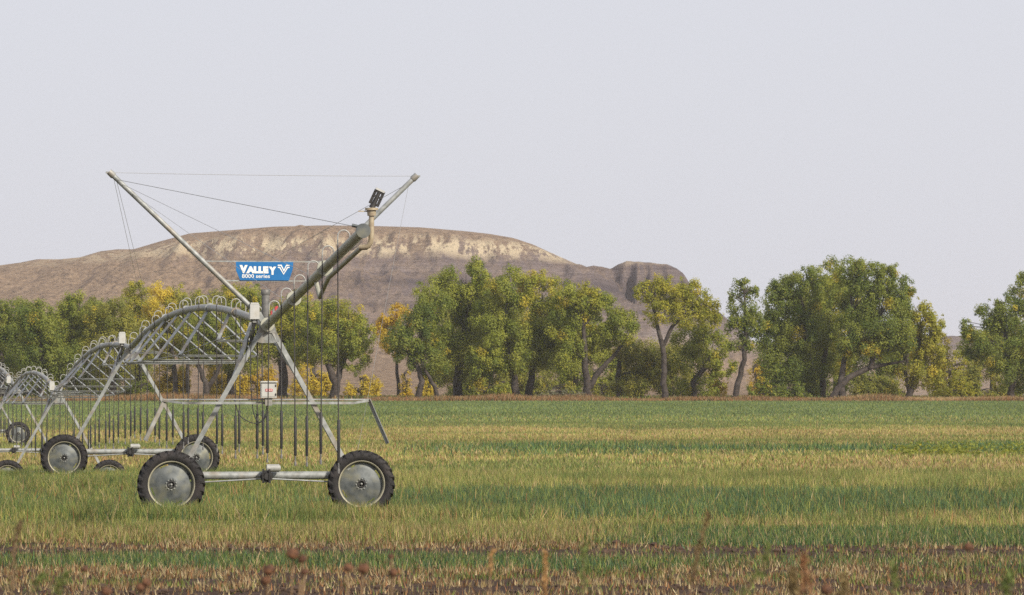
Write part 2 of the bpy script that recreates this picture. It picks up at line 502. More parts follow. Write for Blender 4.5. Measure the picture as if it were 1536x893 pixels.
def knob_z(X, Y):
    hx, hz = prof(KNOB, 1480)
    H = np.interp(X, hx, hz)
    t = (Y - 1415) / 65.0
    gul = 0
    for gx, gw, ga in GUL:
        x0 = (gx - 768) / F * 1480 + 0.03 * (Y - 1440) + 1.2 * (fbm2(Y / 18, X * 0 + gx * 0.37, 81, 2) - 0.5)
        gul = gul + ga * np.exp(-((X - x0) / gw) ** 2)
    n = fbm2(X / 6, Y / 40, 61, 4) - 0.5
    mm = np.clip((1.1 - t) * 3, 0, 1) * np.clip((t + 1.2) * 2, 0, 1)
    tt = t - mm * (gul * 0.8 + 0.22 * n)
    S = np.interp(tt, [-5, -1.6, -0.5, 0.0, 0.3, 0.6, 0.85, 1.0, 1.5, 2.6], [0.0, 0.10, 0.33, 0.47, 0.72, 0.90, 0.98, 1.0, 0.92, 0.0])
    return H * S
def butte_z(X, Y):
    a, b = main_z(X, Y), knob_z(X, Y)
    z = np.maximum(a, b)
    return np.maximum(z, 1.0)
heightfield('hill', np.linspace(-400, 140, 740), np.unique(np.concatenate([np.linspace(660, 1140, 40), np.linspace(1150, 1630, 210), np.linspace(1650, 2150, 22)])), butte_z,
            'long brown badland butte with pale rock band and mauve eroded knob behind trees')
RIDGE = [(900, 560), (1100, 520), (1250, 508), (1400, 503), (1500, 500), (1700, 496), (2000, 500), (2500, 510), (3200, 560)]
def ridge_z(X, Y):
    hx, hz = prof(RIDGE, 2400)
    H = np.interp(X, hx, hz)
    t = (Y - 2000) / 400.0
    S = np.interp(t + 0.25 * (fbm2(X / 50, Y / 120, 71, 4) - 0.5), [-0.5, 0, 1, 2], [0, 0.12, 1, 0])
    return np.maximum(H * S, 1.0)
heightfield('far_ridge', np.linspace(60, 900, 160), np.linspace(1850, 2900, 70), ridge_z, 'low hazy brown ridge far behind the right-hand trees')

# ------------------------------------------------------------------ irrigation machine
UX, UY = -0.16208, 0.98678          # along the water pipe, away from the camera
T0X, T0Y = -5.276, 90.0
U = Vector((UX, UY, 0)); V = Vector((UY, -UX, 0)); ZZ = Vector((0, 0, 1))
V = Vector((0.98678, 0.16208, 0))
SPAN = 40.535
PIPE_H = 4.14
def P(u, v, z):
    return Vector((T0X + u * UX + v * V.x, T0Y + u * UY + v * V.y, z))
def ygr(u):
    return T0Y + u * UY
TOW = [g(ygr(k * SPAN)) for k in range(5)]
TOW[0] = TOW[1] = 0.0
def pipe_z(u):
    if u <= 0:
        return PIPE_H + (-u) * (5.54 - PIPE_H) / 16.4
    k = min(int(u / SPAN), 3); s = u / SPAN - k
    base = TOW[k] * (1 - s) + TOW[k + 1] * s
    return PIPE_H + base + 0.75 * 4 * s * (1 - s)
def base_z(u):
    if u <= 0: return 0.0
    k = min(int(u / SPAN), 3); s = u / SPAN - k
    return TOW[k] * (1 - s) + TOW[k + 1] * s

rig = empty('irrigation_machine', (T0X, T0Y, 0))
tag(rig, 'galvanised centre-pivot irrigation machine on big rubber tyres crossing the field', 'irrigation machine')
RL = Vector((T0X, T0Y, 0))
def part(mb, name, mats, at_=None, parent=None):
    """build a part; geometry given in world space"""
    a = Vector(at_) if at_ is not None else RL
    mb.v = [tuple(Vector(v) - a) for v in mb.v]
    me = mb.mesh(name, mats)
    par = parent or rig
    base = RL if par is rig else par['_o']
    o = link_mesh(name, me, par, a - Vector(base))
    o['_o'] = tuple(a)
    return o

# --- wheel prototype meshes, axle along local +Y(= -u faces the camera at -Y)
def wheel_meshes():
    ax = Vector((0, 1, 0))
    n = 56
    d = MB()
    # dished disc with four slots, facing -Y
    prof_r = [(0.085, -0.045), (0.13, -0.05), (0.145, -0.045), (0.25, -0.03), (0.37, -0.005), (0.405, 0.004), (0.44, 0.012), (0.475, 0.02)]
    rings = []
    for r, h in prof_r:
        rings.append([(r * math.cos(2 * math.pi * j / n), h, r * math.sin(2 * math.pi * j / n)) for j in range(n)])
    vs = [v for ring in rings for v in ring]
    fs = []
    for i in range(len(prof_r) - 1):
        for j in range(n):
            if i == 5 and (j % 14) in (4, 5, 6, 7):
                continue
            a, b = i * n + j, i * n + (j + 1) % n
            fs.append((a, b, b + n, a + n))
    d.smooth = True
    d.add(vs, fs)
    d.smooth = False
    d.mi = 1
    d.lathe((0, 0, 0), ax, [(0.470, 0.11), (0.472, -0.06), (0.485, -0.085), (0.50, -0.095), (0.515, -0.09), (0.52, -0.07), (0.50, -0.06), (0.49, 0.0), (0.49, 0.11), (0.52, 0.12)], n)
    disc = d.mesh('wheel', [M['rim'], M['flange']])
    h = MB()
    h.lathe((0, 0, 0), ax, [(0.0, -0.02), (0.085, -0.02), (0.085, -0.062), (0.062, -0.07), (0.06, -0.02)], 20)
    h.mi = 1
    h.lathe((0, 0, 0), ax, [(0.0, -0.085), (0.022, -0.085), (0.026, -0.02)], 10)
    for k in range(10):
        t = 2 * math.pi * k / 10
        c = Vector((0.112 * math.cos(t), -0.055, 0.112 * math.sin(t)))
        h.lathe(c, ax, [(0.0, -0.02), (0.012, -0.02), (0.013, 0.01)], 6)
    hub = h.mesh('hub', [M['dark'], M['motor']])
    t_ = MB()
    t_.lathe((0, 0, 0), ax, [(0.50, -0.088), (0.53, -0.118), (0.575, -0.138), (0.62, -0.14), (0.655, -0.125), (0.675, -0.09), (0.685, -0.04), (0.688, 0.0),
                             (0.685, 0.04), (0.675, 0.09), (0.655, 0.125), (0.62, 0.14), (0.575, 0.138), (0.53, 0.118), (0.50, 0.088)], 64)
    nl = 24
    for k in range(nl):
        for sgn in (-1, 1):
            th = 2 * math.pi * (k + (0.5 if sgn > 0 else 0)) / nl
            # chevron lug: from centre line to the shoulder
            pts = []
            for q, (yy, dth, ro, ri) in enumerate(((0.01, 0.0, 0.728, 0.675), (0.075, 0.06, 0.726, 0.67), (0.128, 0.11, 0.708, 0.64), (0.148, 0.125, 0.655, 0.62))):
                for w in (-0.030, 0.030):
                    for rr in (ri, ro):
                        a = th + dth + w * (1.0 if rr == ri else 0.72) / 0.7
                        pts.append((rr * math.cos(a), sgn * yy, rr * math.sin(a)))
            fs = []
            for q in range(3):
                b = q * 4
                fs += [(b, b + 1, b + 5, b + 4), (b + 2, b + 6, b + 7, b + 3), (b + 1, b + 3, b + 7, b + 5)]
            fs += [(0, 2, 3, 1), (12, 13, 15, 14)]
            t_.add(pts, fs)
    tyre = t_.mesh('tyre', M['tyre'])
    return disc, hub, tyre
WD, WH, WT = wheel_meshes()
yaw = math.atan2(-UX, UY)           # turns local +Y onto u

def make_wheel(u, v, zg, spin):
    c = P(u, v, zg + 0.725)
    w = link_mesh('wheel', WD, rig, c - RL)
    w.rotation_euler = (0, 0, yaw)
    w.rotation_mode = 'YXZ'
    w.rotation_euler = (0, spin, yaw)
    for nm, me in (('hub', WH), ('tyre', WT)):
        link_mesh(nm, me, w)
    return w

def make_tower(k):
    u0 = k * SPAN; zg = TOW[k]
    for s, sp in ((-1, 0.3 + k), (1, 1.7 + 2 * k)):
        make_wheel(u0, s * 2.05, zg, sp)
    # base beam between the wheels
    zb = zg + 0.91
    b = MB()
    b.tube([P(u0 + 0.19, -2.2, zb), P(u0 + 0.19, 2.2, zb)], 0.088, 10)
    for s in (-1, 1):
        b.bar(P(u0 + 0.19, s * 1.82, zb + 0.1), P(u0 + 0.19, s * 2.2, zb + 0.1), 0.16, 0.03)
        b.bar(P(u0 + 0.19, s * 2.05, zb), P(u0 + 0.19, s * 2.05, zg + 0.68), 0.16, 0.16)      # wheel gearbox bracket
        b.bar(P(u0 + 0.19, s * 2.05, zg + 0.725), P(u0 - 0.02, s * 2.05, zg + 0.725), 0.12, 0.12)
    beam = part(b, 'base_beam', M['galv'], P(u0, 0, zb))
    q = MB()
    q.tube([P(u0 + 0.24, 0.0, zb - 0.02), P(u0 - 0.10, 0.0, zb - 0.02)], [0.13, 0.13], 12)
    q.tube([P(u0 - 0.10, 0.0, zb - 0.02), P(u0 - 0.15, 0.0, zb - 0.02)], [0.10, 0.07], 12)
    for yy in (-0.07, 0.07):
        q.bar(P(u0 - 0.02, yy, zb - 0.16), P(u0 - 0.02, yy, zb + 0.14), 0.3, 0.03)
    part(q, 'gearbox', M['dark'], P(u0, 0, zb), beam)
    q = MB()
    q.tube([P(u0 - 0.02, 0.0, zb + 0.16), P(u0 - 0.02, 0.27, zb + 0.16)], [0.085, 0.085], 14)
    q.tube([P(u0 - 0.02, 0.27, zb + 0.16), P(u0 - 0.02, 0.30, zb + 0.16)], [0.07, 0.05], 14)
    part(q, 'drive_motor', M['motor'], P(u0, 0, zb), beam)
    q = MB()
    for s in (-1, 1):
        q.tube([P(u0 + 0.02, s * 0.1, zb - 0.07), P(u0 + 0.12, s * 1.95, zg + 0.74)], 0.02, 6)
    part(q, 'drive_shaft', M['galv'], P(u0, 0, zb), beam)
    # legs
    zp = pipe_z(u0)
    for s in (-1, 1):
        q = MB()
        a, e = P(u0, s * 0.13, zp - 0.12), P(u0 + 0.12, s * 1.84, zb + 0.06)
        q.bar(a, e, 0.115, 0.10)
        d = (e - a)
        part(q, 'leg', M['galv'], e)
        q = MB()
        q.bar(P(u0 + 1.9, s * 0.14, pipe_z(u0 + 1.9) - 0.06) if k < 4 else P(u0 - 1.9, s * 0.14, zp - 0.06), a + d * 0.34, 0.075, 0.065)
        part(q, 'leg_brace', M['galv'], a + d * 0.34)
    q = MB()
    q.box(P(u0 - 0.02, 0, zp - 0.2), 0.34, 0.03, 0.36, (V, U, ZZ))
    q.box(P(u0 + 0.06, 0, zp - 0.14), 0.40, 0.24, 0.05, (V, U, ZZ))
    for s in (-1, 1):
        q.bar(P(u0 - 0.04, s * 0.1, zp - 0.03), P(u0 - 0.04, s * 0.2, zp - 0.36), 0.02, 0.14)
    part(q, 'gusset', M['galv'], P(u0, 0, zp))
    # control box on the pipe
    q = MB()
    cx = -0.27
    w, h_ = 0.20, 0.32
    q.box(P(u0 - 0.02, cx, zp + 0.29), w, 0.24, h_, (V, U, ZZ))
    q.box(P(u0 - 0.02, cx, zp + 0.47), w - 0.03, 0.2, 0.03, (V, U, ZZ))
    q.box(P(u0 - 0.02, cx, zp + 0.10), 0.08, 0.1, 0.08, (V, U, ZZ))
    part(q, 'tower_box', M['white'], P(u0, cx, zp + 0.2))
    for j in range(4):
        q = MB()
        a = P(u0 - 0.05, cx - 0.06 + 0.04 * j, zp + 0.13)
        e = P(u0 + 0.05, -0.3 - 0.05 * j, zp - 0.55 - 0.05 * j)
        mid = (a + e) / 2 + V * (0.08 - 0.05 * j)
        q.tube([a, a * 0.6 + mid * 0.4 - ZZ * 0.06, mid, e], 0.014, 5)
        part(q, 'wire', M['hose'], a)
for k in range(5):
    make_tower(k)

# --- water pipe, spans and overhang
def make_span(k):
    u0 = k * SPAN
    n = 28
    q = MB()
    pts = [P(u0 + SPAN * i / n, 0, pipe_z(u0 + SPAN * i / n - (1e-6 if i == n else 0))) for i in range(n + 1)]
    q.tube(pts, 0.085, 12)
    for f in (1, 2, 3, 4, 5):
        uu = u0 + SPAN * f / 6
        q.tube([P(uu - 0.03, 0, pipe_z(uu - 0.03)), P(uu + 0.03, 0, pipe_z(uu + 0.03))], 0.12, 12)
    part(q, 'span_pipe', M['galv'], P(u0, 0, pipe_z(u0)))
    # bottom joints: along, half width, height above the tower line; struts fan up to the pipe
    st = [(7.4, .40, -.22), (11.2, .97, -.53), (16.0, 1.20, -.60), (20.3, 1.28, -.62), (24.6, 1.20, -.60), (29.4, .97, -.53), (33.2, .40, -.22)]
    def bz(du, dz): return base_z(u0 + du) + PIPE_H + dz
    for i, (du, w, dz) in enumerate(st):
        uu = u0 + du; zj = bz(du, dz)
        for s in (-1, 1):
            for off, wd_ in ((2.7 if w > 0.5 else 0.9, 0.078 if s < 0 else 0.05),):
                u2 = uu + off
                q = MB()
                q.angle_iron(P(u2, s * 0.05, pipe_z(u2) - 0.07), P(uu, s * w, zj), wd_, 0.014, s)
                part(q, 'truss_strut', M['galv'], P(uu, s * w, zj))
        q = MB()
        q.angle_iron(P(uu, -w, zj), P(uu, w, zj), 0.042, 0.012)
        part(q, 'cross_bar', M['galv'], P(uu, 0, zj))
    for s in (-1, 1):
        q = MB()
        pts = [P(u0 + 0.6, s * 0.08, pipe_z(u0 + 0.6) - 0.1)] + [P(u0 + du, s * w, bz(du, dz)) for du, w, dz in st] + [P(u0 + SPAN - 0.6, s * 0.08, pipe_z(u0 + SPAN - 0.6) - 0.1)]
        for a, b in zip(pts[:-1], pts[1:]):
            q.tube([a, b], 0.012, 5)
        part(q, 'truss_rod', M['galv'], pts[0])
for k in range(4):
    make_span(k)

q = MB()
q.tube([P(0.35, 0, pipe_z(0.35)), P(0, 0, PIPE_H), P(-8, 0, pipe_z(-8)), P(-16.3, 0, pipe_z(-16.3))], [0.088, 0.09, 0.09, 0.09], 16)
for uu in (-0.15, -5.3, -10.6):
    q.tube([P(uu - 0.03, 0, pipe_z(uu - 0.03)), P(uu + 0.03, 0, pipe_z(uu + 0.03))], 0.15, 16)
over = part(q, 'overhang_pipe', M['pipe'], P(0, 0, PIPE_H))
ez = pipe_z(-16.3)
q = MB()
q.tube([P(-16.28, 0, ez), P(-16.35, 0, ez)], 0.13, 20)
q.tube([P(-16.25, -0.19, ez + 0.10), P(-16.25, -0.05, ez + 0.07)], 0.03, 8)
part(q, 'end_plate', M['rim'], P(-16.3, 0, ez), over)
# feed pipe beneath and end gun
q = MB()
q.tube([P(-9.2, 0.0, pipe_z(-9.2) - 0.12), P(-9.35, 0.05, pipe_z(-9.4) - 0.42), P(-9.9, 0.06, pipe_z(-9.9) - 0.30), P(-10.8, 0.05, pipe_z(-10.8) - 0.20),
        P(-15.6, 0.06, pipe_z(-15.6) - 0.21), P(-16.0, 0.10, pipe_z(-16) - 0.26)], 0.045, 10)
part(q, 'feed_pipe', M['pipe'], P(-9.2, 0, pipe_z(-9.2)), over)
q = MB()
zz0 = pipe_z(-16) - 0.26
q.tube([P(-16.0, -0.02, zz0), P(-16.05, 0.05, zz0), P(-16.08, 0.12, zz0 + 0.02), P(-16.1, 0.165, zz0 + 0.10), P(-16.1, 0.175, zz0 + 0.22), P(-16.1, 0.18, zz0 + 0.62)], 0.048, 12)
q.tube([P(-16.1, 0.18, zz0 + 0.56), P(-16.1, 0.18, zz0 + 0.66)], [0.075, 0.085], 12)
q.tube([P(-16.1, 0.18, zz0 + 0.66), P(-16.1, 0.18, zz0 + 0.70)], 0.12, 14)
q.bar(P(-16.1, -0.06, zz0 + 0.64), P(-16.1, 0.12, zz0 + 0.64), 0.02, 0.02)
gunp = part(q, 'gun_riser', M['tan'], P(-16.1, 0.18, zz0))
q = MB()
a = P(-16.1, 0.185, zz0 + 0.70)
dirg = (V * 0.42 + ZZ * 0.9).normalized()
side = (V * 0.9 - ZZ * 0.42).normalized()
q.tube([a, a + dirg * 0.12, a + dirg * 0.36], [0.06, 0.042, 0.03], 10)
q.bar(a + dirg * 0.06 + side * 0.075, a + dirg * 0.35 + side * 0.075, 0.035, 0.05)
q.bar(a + dirg * 0.06 - side * 0.07, a + dirg * 0.33 - side * 0.07, 0.03, 0.05)
for t_ in (0.08, 0.22, 0.31):
    q.bar(a + dirg * t_ - side * 0.09, a + dirg * t_ + side * 0.09, 0.05, 0.035)
q.mi = 1
q.bar(a + dirg * 0.345 - side * 0.085, a + dirg * 0.345 + side * 0.085, 0.08, 0.035)
part(q, 'end_gun', [M['dark'], M['white']], a, gunp)

# --- drops: gooseneck, hose, weight, nozzle
def make_drop(nn):
    u = 0.3 + 2.384 * nn
    zp = pipe_z(u)
    s = -1 if (u < 0.5 or nn % 2 == 0) else 1
    r0 = 0.10 if u < 0 else 0.085
    vo, vh = -s * 0.05, s * 0.17
    top = zp + r0 + (0.09 if u < 0 else 0.10)
    q = MB()
    rad = abs(vh - vo) / 2; cv = (vo + vh) / 2
    pts = [P(u, vo, zp + r0 - 0.03), P(u, vo, top)]
    for i in range(1, 8):
        t = math.pi * i / 8
        pts.append(P(u, cv + (vo - cv) * math.cos(t), top + rad * math.sin(t)))
    pts += [P(u, vh, top), P(u, vh, zp + 0.02)]
    q.tube(pts, 0.014 if u < 0 else 0.0125, 6)
    zt = base_z(u) + 1.27 + 0.07 * math.sin(nn * 2.3)
    h = MB()
    sw = 0.03 * math.sin(nn * 1.7)
    h.tube([P(u, vh, zp + 0.12), P(u, vh + sw * 0.5, (zp + zt) / 2), P(u, vh + sw, zt + 0.1)], 0.0135, 6)
    hose = part(h, 'drop_hose', M['darkhose'], P(u, vh, zp))
    part(q, 'gooseneck', M['motor'], P(u, vh, zp), hose)
    w = MB()
    w.tube([P(u, vh + sw, zt + 0.98), P(u, vh + sw, zt + 0.96), P(u, vh + sw, zt + 0.22), P(u, vh + sw, zt + 0.20)], [0.018, 0.029, 0.029, 0.02], 8)
    part(w, 'hose_weight', M['hose'], P(u, vh, zt + 0.6), hose)
    w = MB()
    w.tube([P(u, vh + sw, zt + 0.2), P(u, vh + sw, zt + 0.1)], 0.014, 8)
    w.tube([P(u, vh + sw, zt + 0.1), P(u, vh + sw, zt + 0.06), P(u, vh + sw, zt + 0.0)], [0.010, 0.024, 0.02], 8)
    part(w, 'nozzle', M['standpipe'], P(u, vh, zt), hose)
for nn in range(-6, 68):
    make_drop(nn)

# --- masts, stays and sign on the end tower
zp = PIPE_H
tipL, tipR = P(0, -3.37, 7.40), P(0, 3.24, 7.38)
for s, tip in ((-1, tipL), (1, tipR)):
    b0 = P(0, s * 0.16, zp + 0.22)
    q = MB()
    q.tube([b0, tip], 0.055, 10)
    d = (tip - b0).normalized()
    mast = part(q, 'mast', M['galv'], b0)
    q = MB()
    q.tube([tip - d * 0.12, tip - d * 0.09, tip + d * 0.03], [0.06, 0.075, 0.07], 10)
    q.bar(tip - V * 0.09, tip + V * 0.09, 0.05, 0.04)
    part(q, 'mast_cap', M['galv'], tip, mast)
q = MB()
for s in (-1, 1):
    q.bar(P(0, s * 0.06, zp + 0.05), P(0, s * 0.19, zp + 0.26), 0.16, 0.12)
part(q, 'mast_foot', M['galv'], P(0, 0, zp))
def stay(a, b, r=0.0085, sag=0.0):
    q = MB()
    r = r * 0.62
    pts = [a.lerp(b, i / 6) - ZZ * (sag * 4 * (i / 6) * (1 - i / 6)) for i in range(7)]
    q.tube(pts, r, 5)
    part(q, 'stay_cable', M['cable'], a)
stay(tipL, tipR, 0.008, 0.02)
for s, tip in ((-1, tipL), (1, tipR)):
    m1 = P(0, s * 0.16, zp + 0.22)
    def on(f): return m1.lerp(tip, f)
    if s < 0:
        stay(on(0.95), P(-16.2, -0.19, pipe_z(-16.2) + 0.10), 0.0105)
        stay(on(0.92), P(-8.7, -0.1, pipe_z(-8.7) + 0.1), 0.008)
        stay(on(0.86), P(-4.2, -0.1, pipe_z(-4.2) + 0.1), 0.007)
        stay(on(0.98), P(33, -0.08, pipe_z(33) + 0.08), 0.007)
        stay(on(0.96), P(31, -0.08, pipe_z(31) + 0.08), 0.007)
    else:
        stay(on(0.95), P(33, 0.08, pipe_z(33) + 0.08), 0.008)
        stay(on(0.95), P(0.1, 1.9, 1.0), 0.006)
# sign rails and board
def mast_v(s, z):
    tip = 3.37 if s < 0 else 3.24
    return s * (0.16 + (z - (zp + 0.22)) / (7.39 - zp - 0.22) * (tip - 0.16))
zt_, zb_ = EYE + (597 - 392.5) / 69.75, EYE + (597 - 421.5) / 69.75
for z in (zt_, zb_):
    q = MB()
    q.bar(P(-0.03, mast_v(-1, z), z), P(-0.03, mast_v(1, z), z), 0.012, 0.03)
    part(q, 'sign_rail', M['galv'], P(0, 0, z))
def sp(px, py, u=-0.06):
    return P(u, (px - 400) / 69.75, EYE + (597 - py) / 69.75)
outline = [(353, 393.3), (439.5, 393.3), (438.8, 404), (433, 420.8), (359.5, 420.8), (353.3, 406)]
q = MB()
fr = [sp(x, y, -0.06) for x, y in outline]; bk = [sp(x, y, -0.045) for x, y in outline]
n = len(fr)
q.add(fr + bk, [tuple(range(n)), tuple(range(2 * n - 1, n - 1, -1))] + [(i, i + n, (i + 1) % n + n, (i + 1) % n) for i in range(n)])
board = part(q, 'sign_board', M['signblue'], sp(396, 407))
board['label'] = 'blue sign board with white lettering between the masts'
def text_part(txt, px, py, width_px, h_px, off, name):
    cu = bpy.data.curves.new(name, 'FONT')
    cu.body = txt; cu.size = 1.0; cu.offset = off; cu.extrude = 0.0; cu.resolution_u = 3
    ob = bpy.data.objects.new('text_source', cu); col.objects.link(ob)
    dg = bpy.context.evaluated_depsgraph_get(); dg.update()
    me = bpy.data.meshes.new_from_object(ob.evaluated_get(dg))
    bpy.data.objects.remove(ob); bpy.data.curves.remove(cu)
    me.name = name
    co = np.array([v.co[:] for v in me.vertices])
    x0, x1, y0, y1 = co[:, 0].min(), co[:, 0].max(), co[:, 1].min(), co[:, 1].max()
    o0 = sp(396, 407)
    for v in me.vertices:
        X = px + (v.co.x - x0) / (x1 - x0) * width_px
        Y = py + h_px - (v.co.y - y0) / (y1 - y0) * h_px
        v.co = sp(X, Y, -0.0645) - o0
    me.materials.clear(); me.materials.append(M['signwhite'])
    o = link_mesh(name, me, board)
    return o
# the word: tall initial V, then the rest on the same baseline
text_part('V', 358.5, 398.0, 12.2, 12.2, 0.085, 'lettering')
text_part('ALLE', 368.6, 399.8, 33.4, 10.6, 0.085, 'lettering')
text_part('Y', 402.6, 400.2, 11.2, 12.2, 0.085, 'lettering')
text_part('8000 series', 362.2, 411.6, 42.0, 5.8, 0.012, 'lettering')
q = MB()
def poly(pts):
    q.add([sp(x, y, -0.0645) for x, y in pts], [tuple(range(len(pts)))])
poly([(416.0, 397.3), (421.8, 397.3), (425.2, 404.5), (428.8, 397.3), (434.0, 397.3), (434.0, 399.0), (429.6, 399.0), (425.2, 408.0), (420.6, 399.0), (416.0, 399.0)])
poly([(416.2, 400.4), (419.6, 400.4), (424.9, 410.4), (430.3, 400.4), (433.8, 400.4), (433.8, 402.2), (431.4, 402.2), (424.9, 412.4), (418.5, 402.2), (416.2, 402.2)])
part(q, 'emblem', M['signwhite'], sp(396, 407), board)

# --- boom rails, hanging ends and control box on the end tower
zr = EYE - 0.035
q = MB()
q.bar(P(-0.16, -2.25, zr), P(-0.16, 2.24, zr), 0.03, 0.03)
part(q, 'boom_rail', M['galv'], P(-0.1, 0, zr))
q = MB()
q.bar(P(-0.30, -1.85, zr - 0.075), P(-0.30, 1.85, zr - 0.075), 0.05, 0.055)
q.bar(P(-0.30, -1.85, zr - 0.075), P(-0.17, -2.25, zr - 0.02), 0.04, 0.045)
q.bar(P(-0.30, 1.85, zr - 0.075), P(-0.17, 2.24, zr - 0.02), 0.04, 0.045)
part(q, 'boom_rail', M['galv'], P(-0.1, 0, zr))
for s, e in ((-1, P(-0.2, -2.65, EYE - 0.90)), (1, P(-0.2, 2.63, EYE - 0.97))):
    q = MB()
    q.angle_iron(P(-0.17, s * 2.22, zr + 0.02), e, 0.075, 0.012)
    part(q, 'boom_end', M['galv'], P(-0.17, s * 2.22, zr))
q = MB()
bx0 = (400 - 400) / 69.75
q.box(P(-0.38, bx0, EYE + 0.165), 0.33, 0.20, 0.33, (V, U, ZZ))
q.box(P(-0.40, bx0, EYE + 0.345), 0.36, 0.25, 0.03, (V, U, ZZ))
q.box(P(-0.485, bx0 - 0.005, EYE + 0.165), 0.29, 0.012, 0.28, (V, U, ZZ))
cb = part(q, 'control_box', M['white'], P(-0.38, bx0, EYE))
cb['label'] = 'white control box with a small red label on the rail'
q = MB()
q.box(P(-0.495, bx0 - 0.0, EYE + 0.165), 0.15, 0.008, 0.055, (V, U, ZZ))
lab = part(q, 'label_plate', M['red'], P(-0.49, bx0, EYE + 0.165), cb)
q = MB()
for j in range(4):
    q.box(P(-0.5, bx0 - 0.048 + 0.032 * j, EYE + 0.165), 0.02, 0.006, 0.022, (V, U, ZZ))
part(q, 'label_print', M['signwhite'], P(-0.5, bx0, EYE + 0.165), cb)
q = MB()
q.box(P(-0.36, bx0, EYE - 0.08), 0.15, 0.14, 0.17, (V, U, ZZ))
part(q, 'box_bracket', M['galv'], P(-0.38, bx0, EYE), cb)
q = MB()
for zz_ in (0.07, 0.26):
    q.box(P(-0.492, bx0 + 0.142, EYE + zz_), 0.025, 0.02, 0.05, (V, U, ZZ))
part(q, 'latch', M['dark'], P(-0.49, bx0 + 0.14, EYE + 0.16), cb)
def curve_wire(pts, r=0.011):
    pts = [Vector(p) for p in pts]
    out = []
    for i in range(len(pts) - 1):
        p0, p1, p2, p3 = pts[max(i - 1, 0)], pts[i], pts[i + 1], pts[min(i + 2, len(pts) - 1)]
        for k in range(6):
            t = k / 6
            out.append(0.5 * ((2 * p1) + (p2 - p0) * t + (2 * p0 - 5 * p1 + 4 * p2 - p3) * t * t + (3 * p1 - p0 - 3 * p2 + p3) * t ** 3))
    out.append(pts[-1])
    q = MB(); q.tube(out, r, 5)
    part(q, 'wire', M['hose'], pts[0])
curve_wire([sp(399, 600, -0.3), sp(396, 622, -0.32), sp(388, 633, -0.32), sp(380, 625, -0.32), sp(376, 600, -0.25), sp(374, 545, -0.2), sp(377, 500, -0.1)])
curve_wire([sp(401, 600, -0.3), sp(397, 624, -0.33), sp(385, 635, -0.34), sp(370, 632, -0.34), sp(357, 622, -0.3), sp(350, 600, -0.2)])
# standpipe behind the tower head
q = MB()
c = P(0.25, 0.0, 0)
z0, z1 = PIPE_H + 0.06, EYE + (597 - 434) / 69.75
q.tube([Vector((c.x, c.y, z0)), Vector((c.x, c.y, z1 - 0.12))], 0.085, 14)
q.tube([Vector((c.x, c.y, z1 - 0.12)), Vector((c.x, c.y, z1 - 0.10)), Vector((c.x, c.y, z1 - 0.01)), Vector((c.x, c.y, z1))], [0.09, 0.102, 0.102, 0.09], 14)
part(q, 'standpipe', M['standpipe'], Vector((c.x, c.y, z0)))
for dv, col_ in ((0.07, 'red'), (0.16, 'galv'), (0.27, 'red')):
    q = MB()
    uu = -0.6 - dv * 4
    q.tube([P(uu, 0.02, pipe_z(uu) + 0.08), P(uu, 0.02, pipe_z(uu) + 0.2), P(uu, 0.06, pipe_z(uu) + 0.22)], [0.03, 0.035, 0.03], 8)
    part(q, 'valve', M[col_], P(uu, 0, pipe_z(uu)))

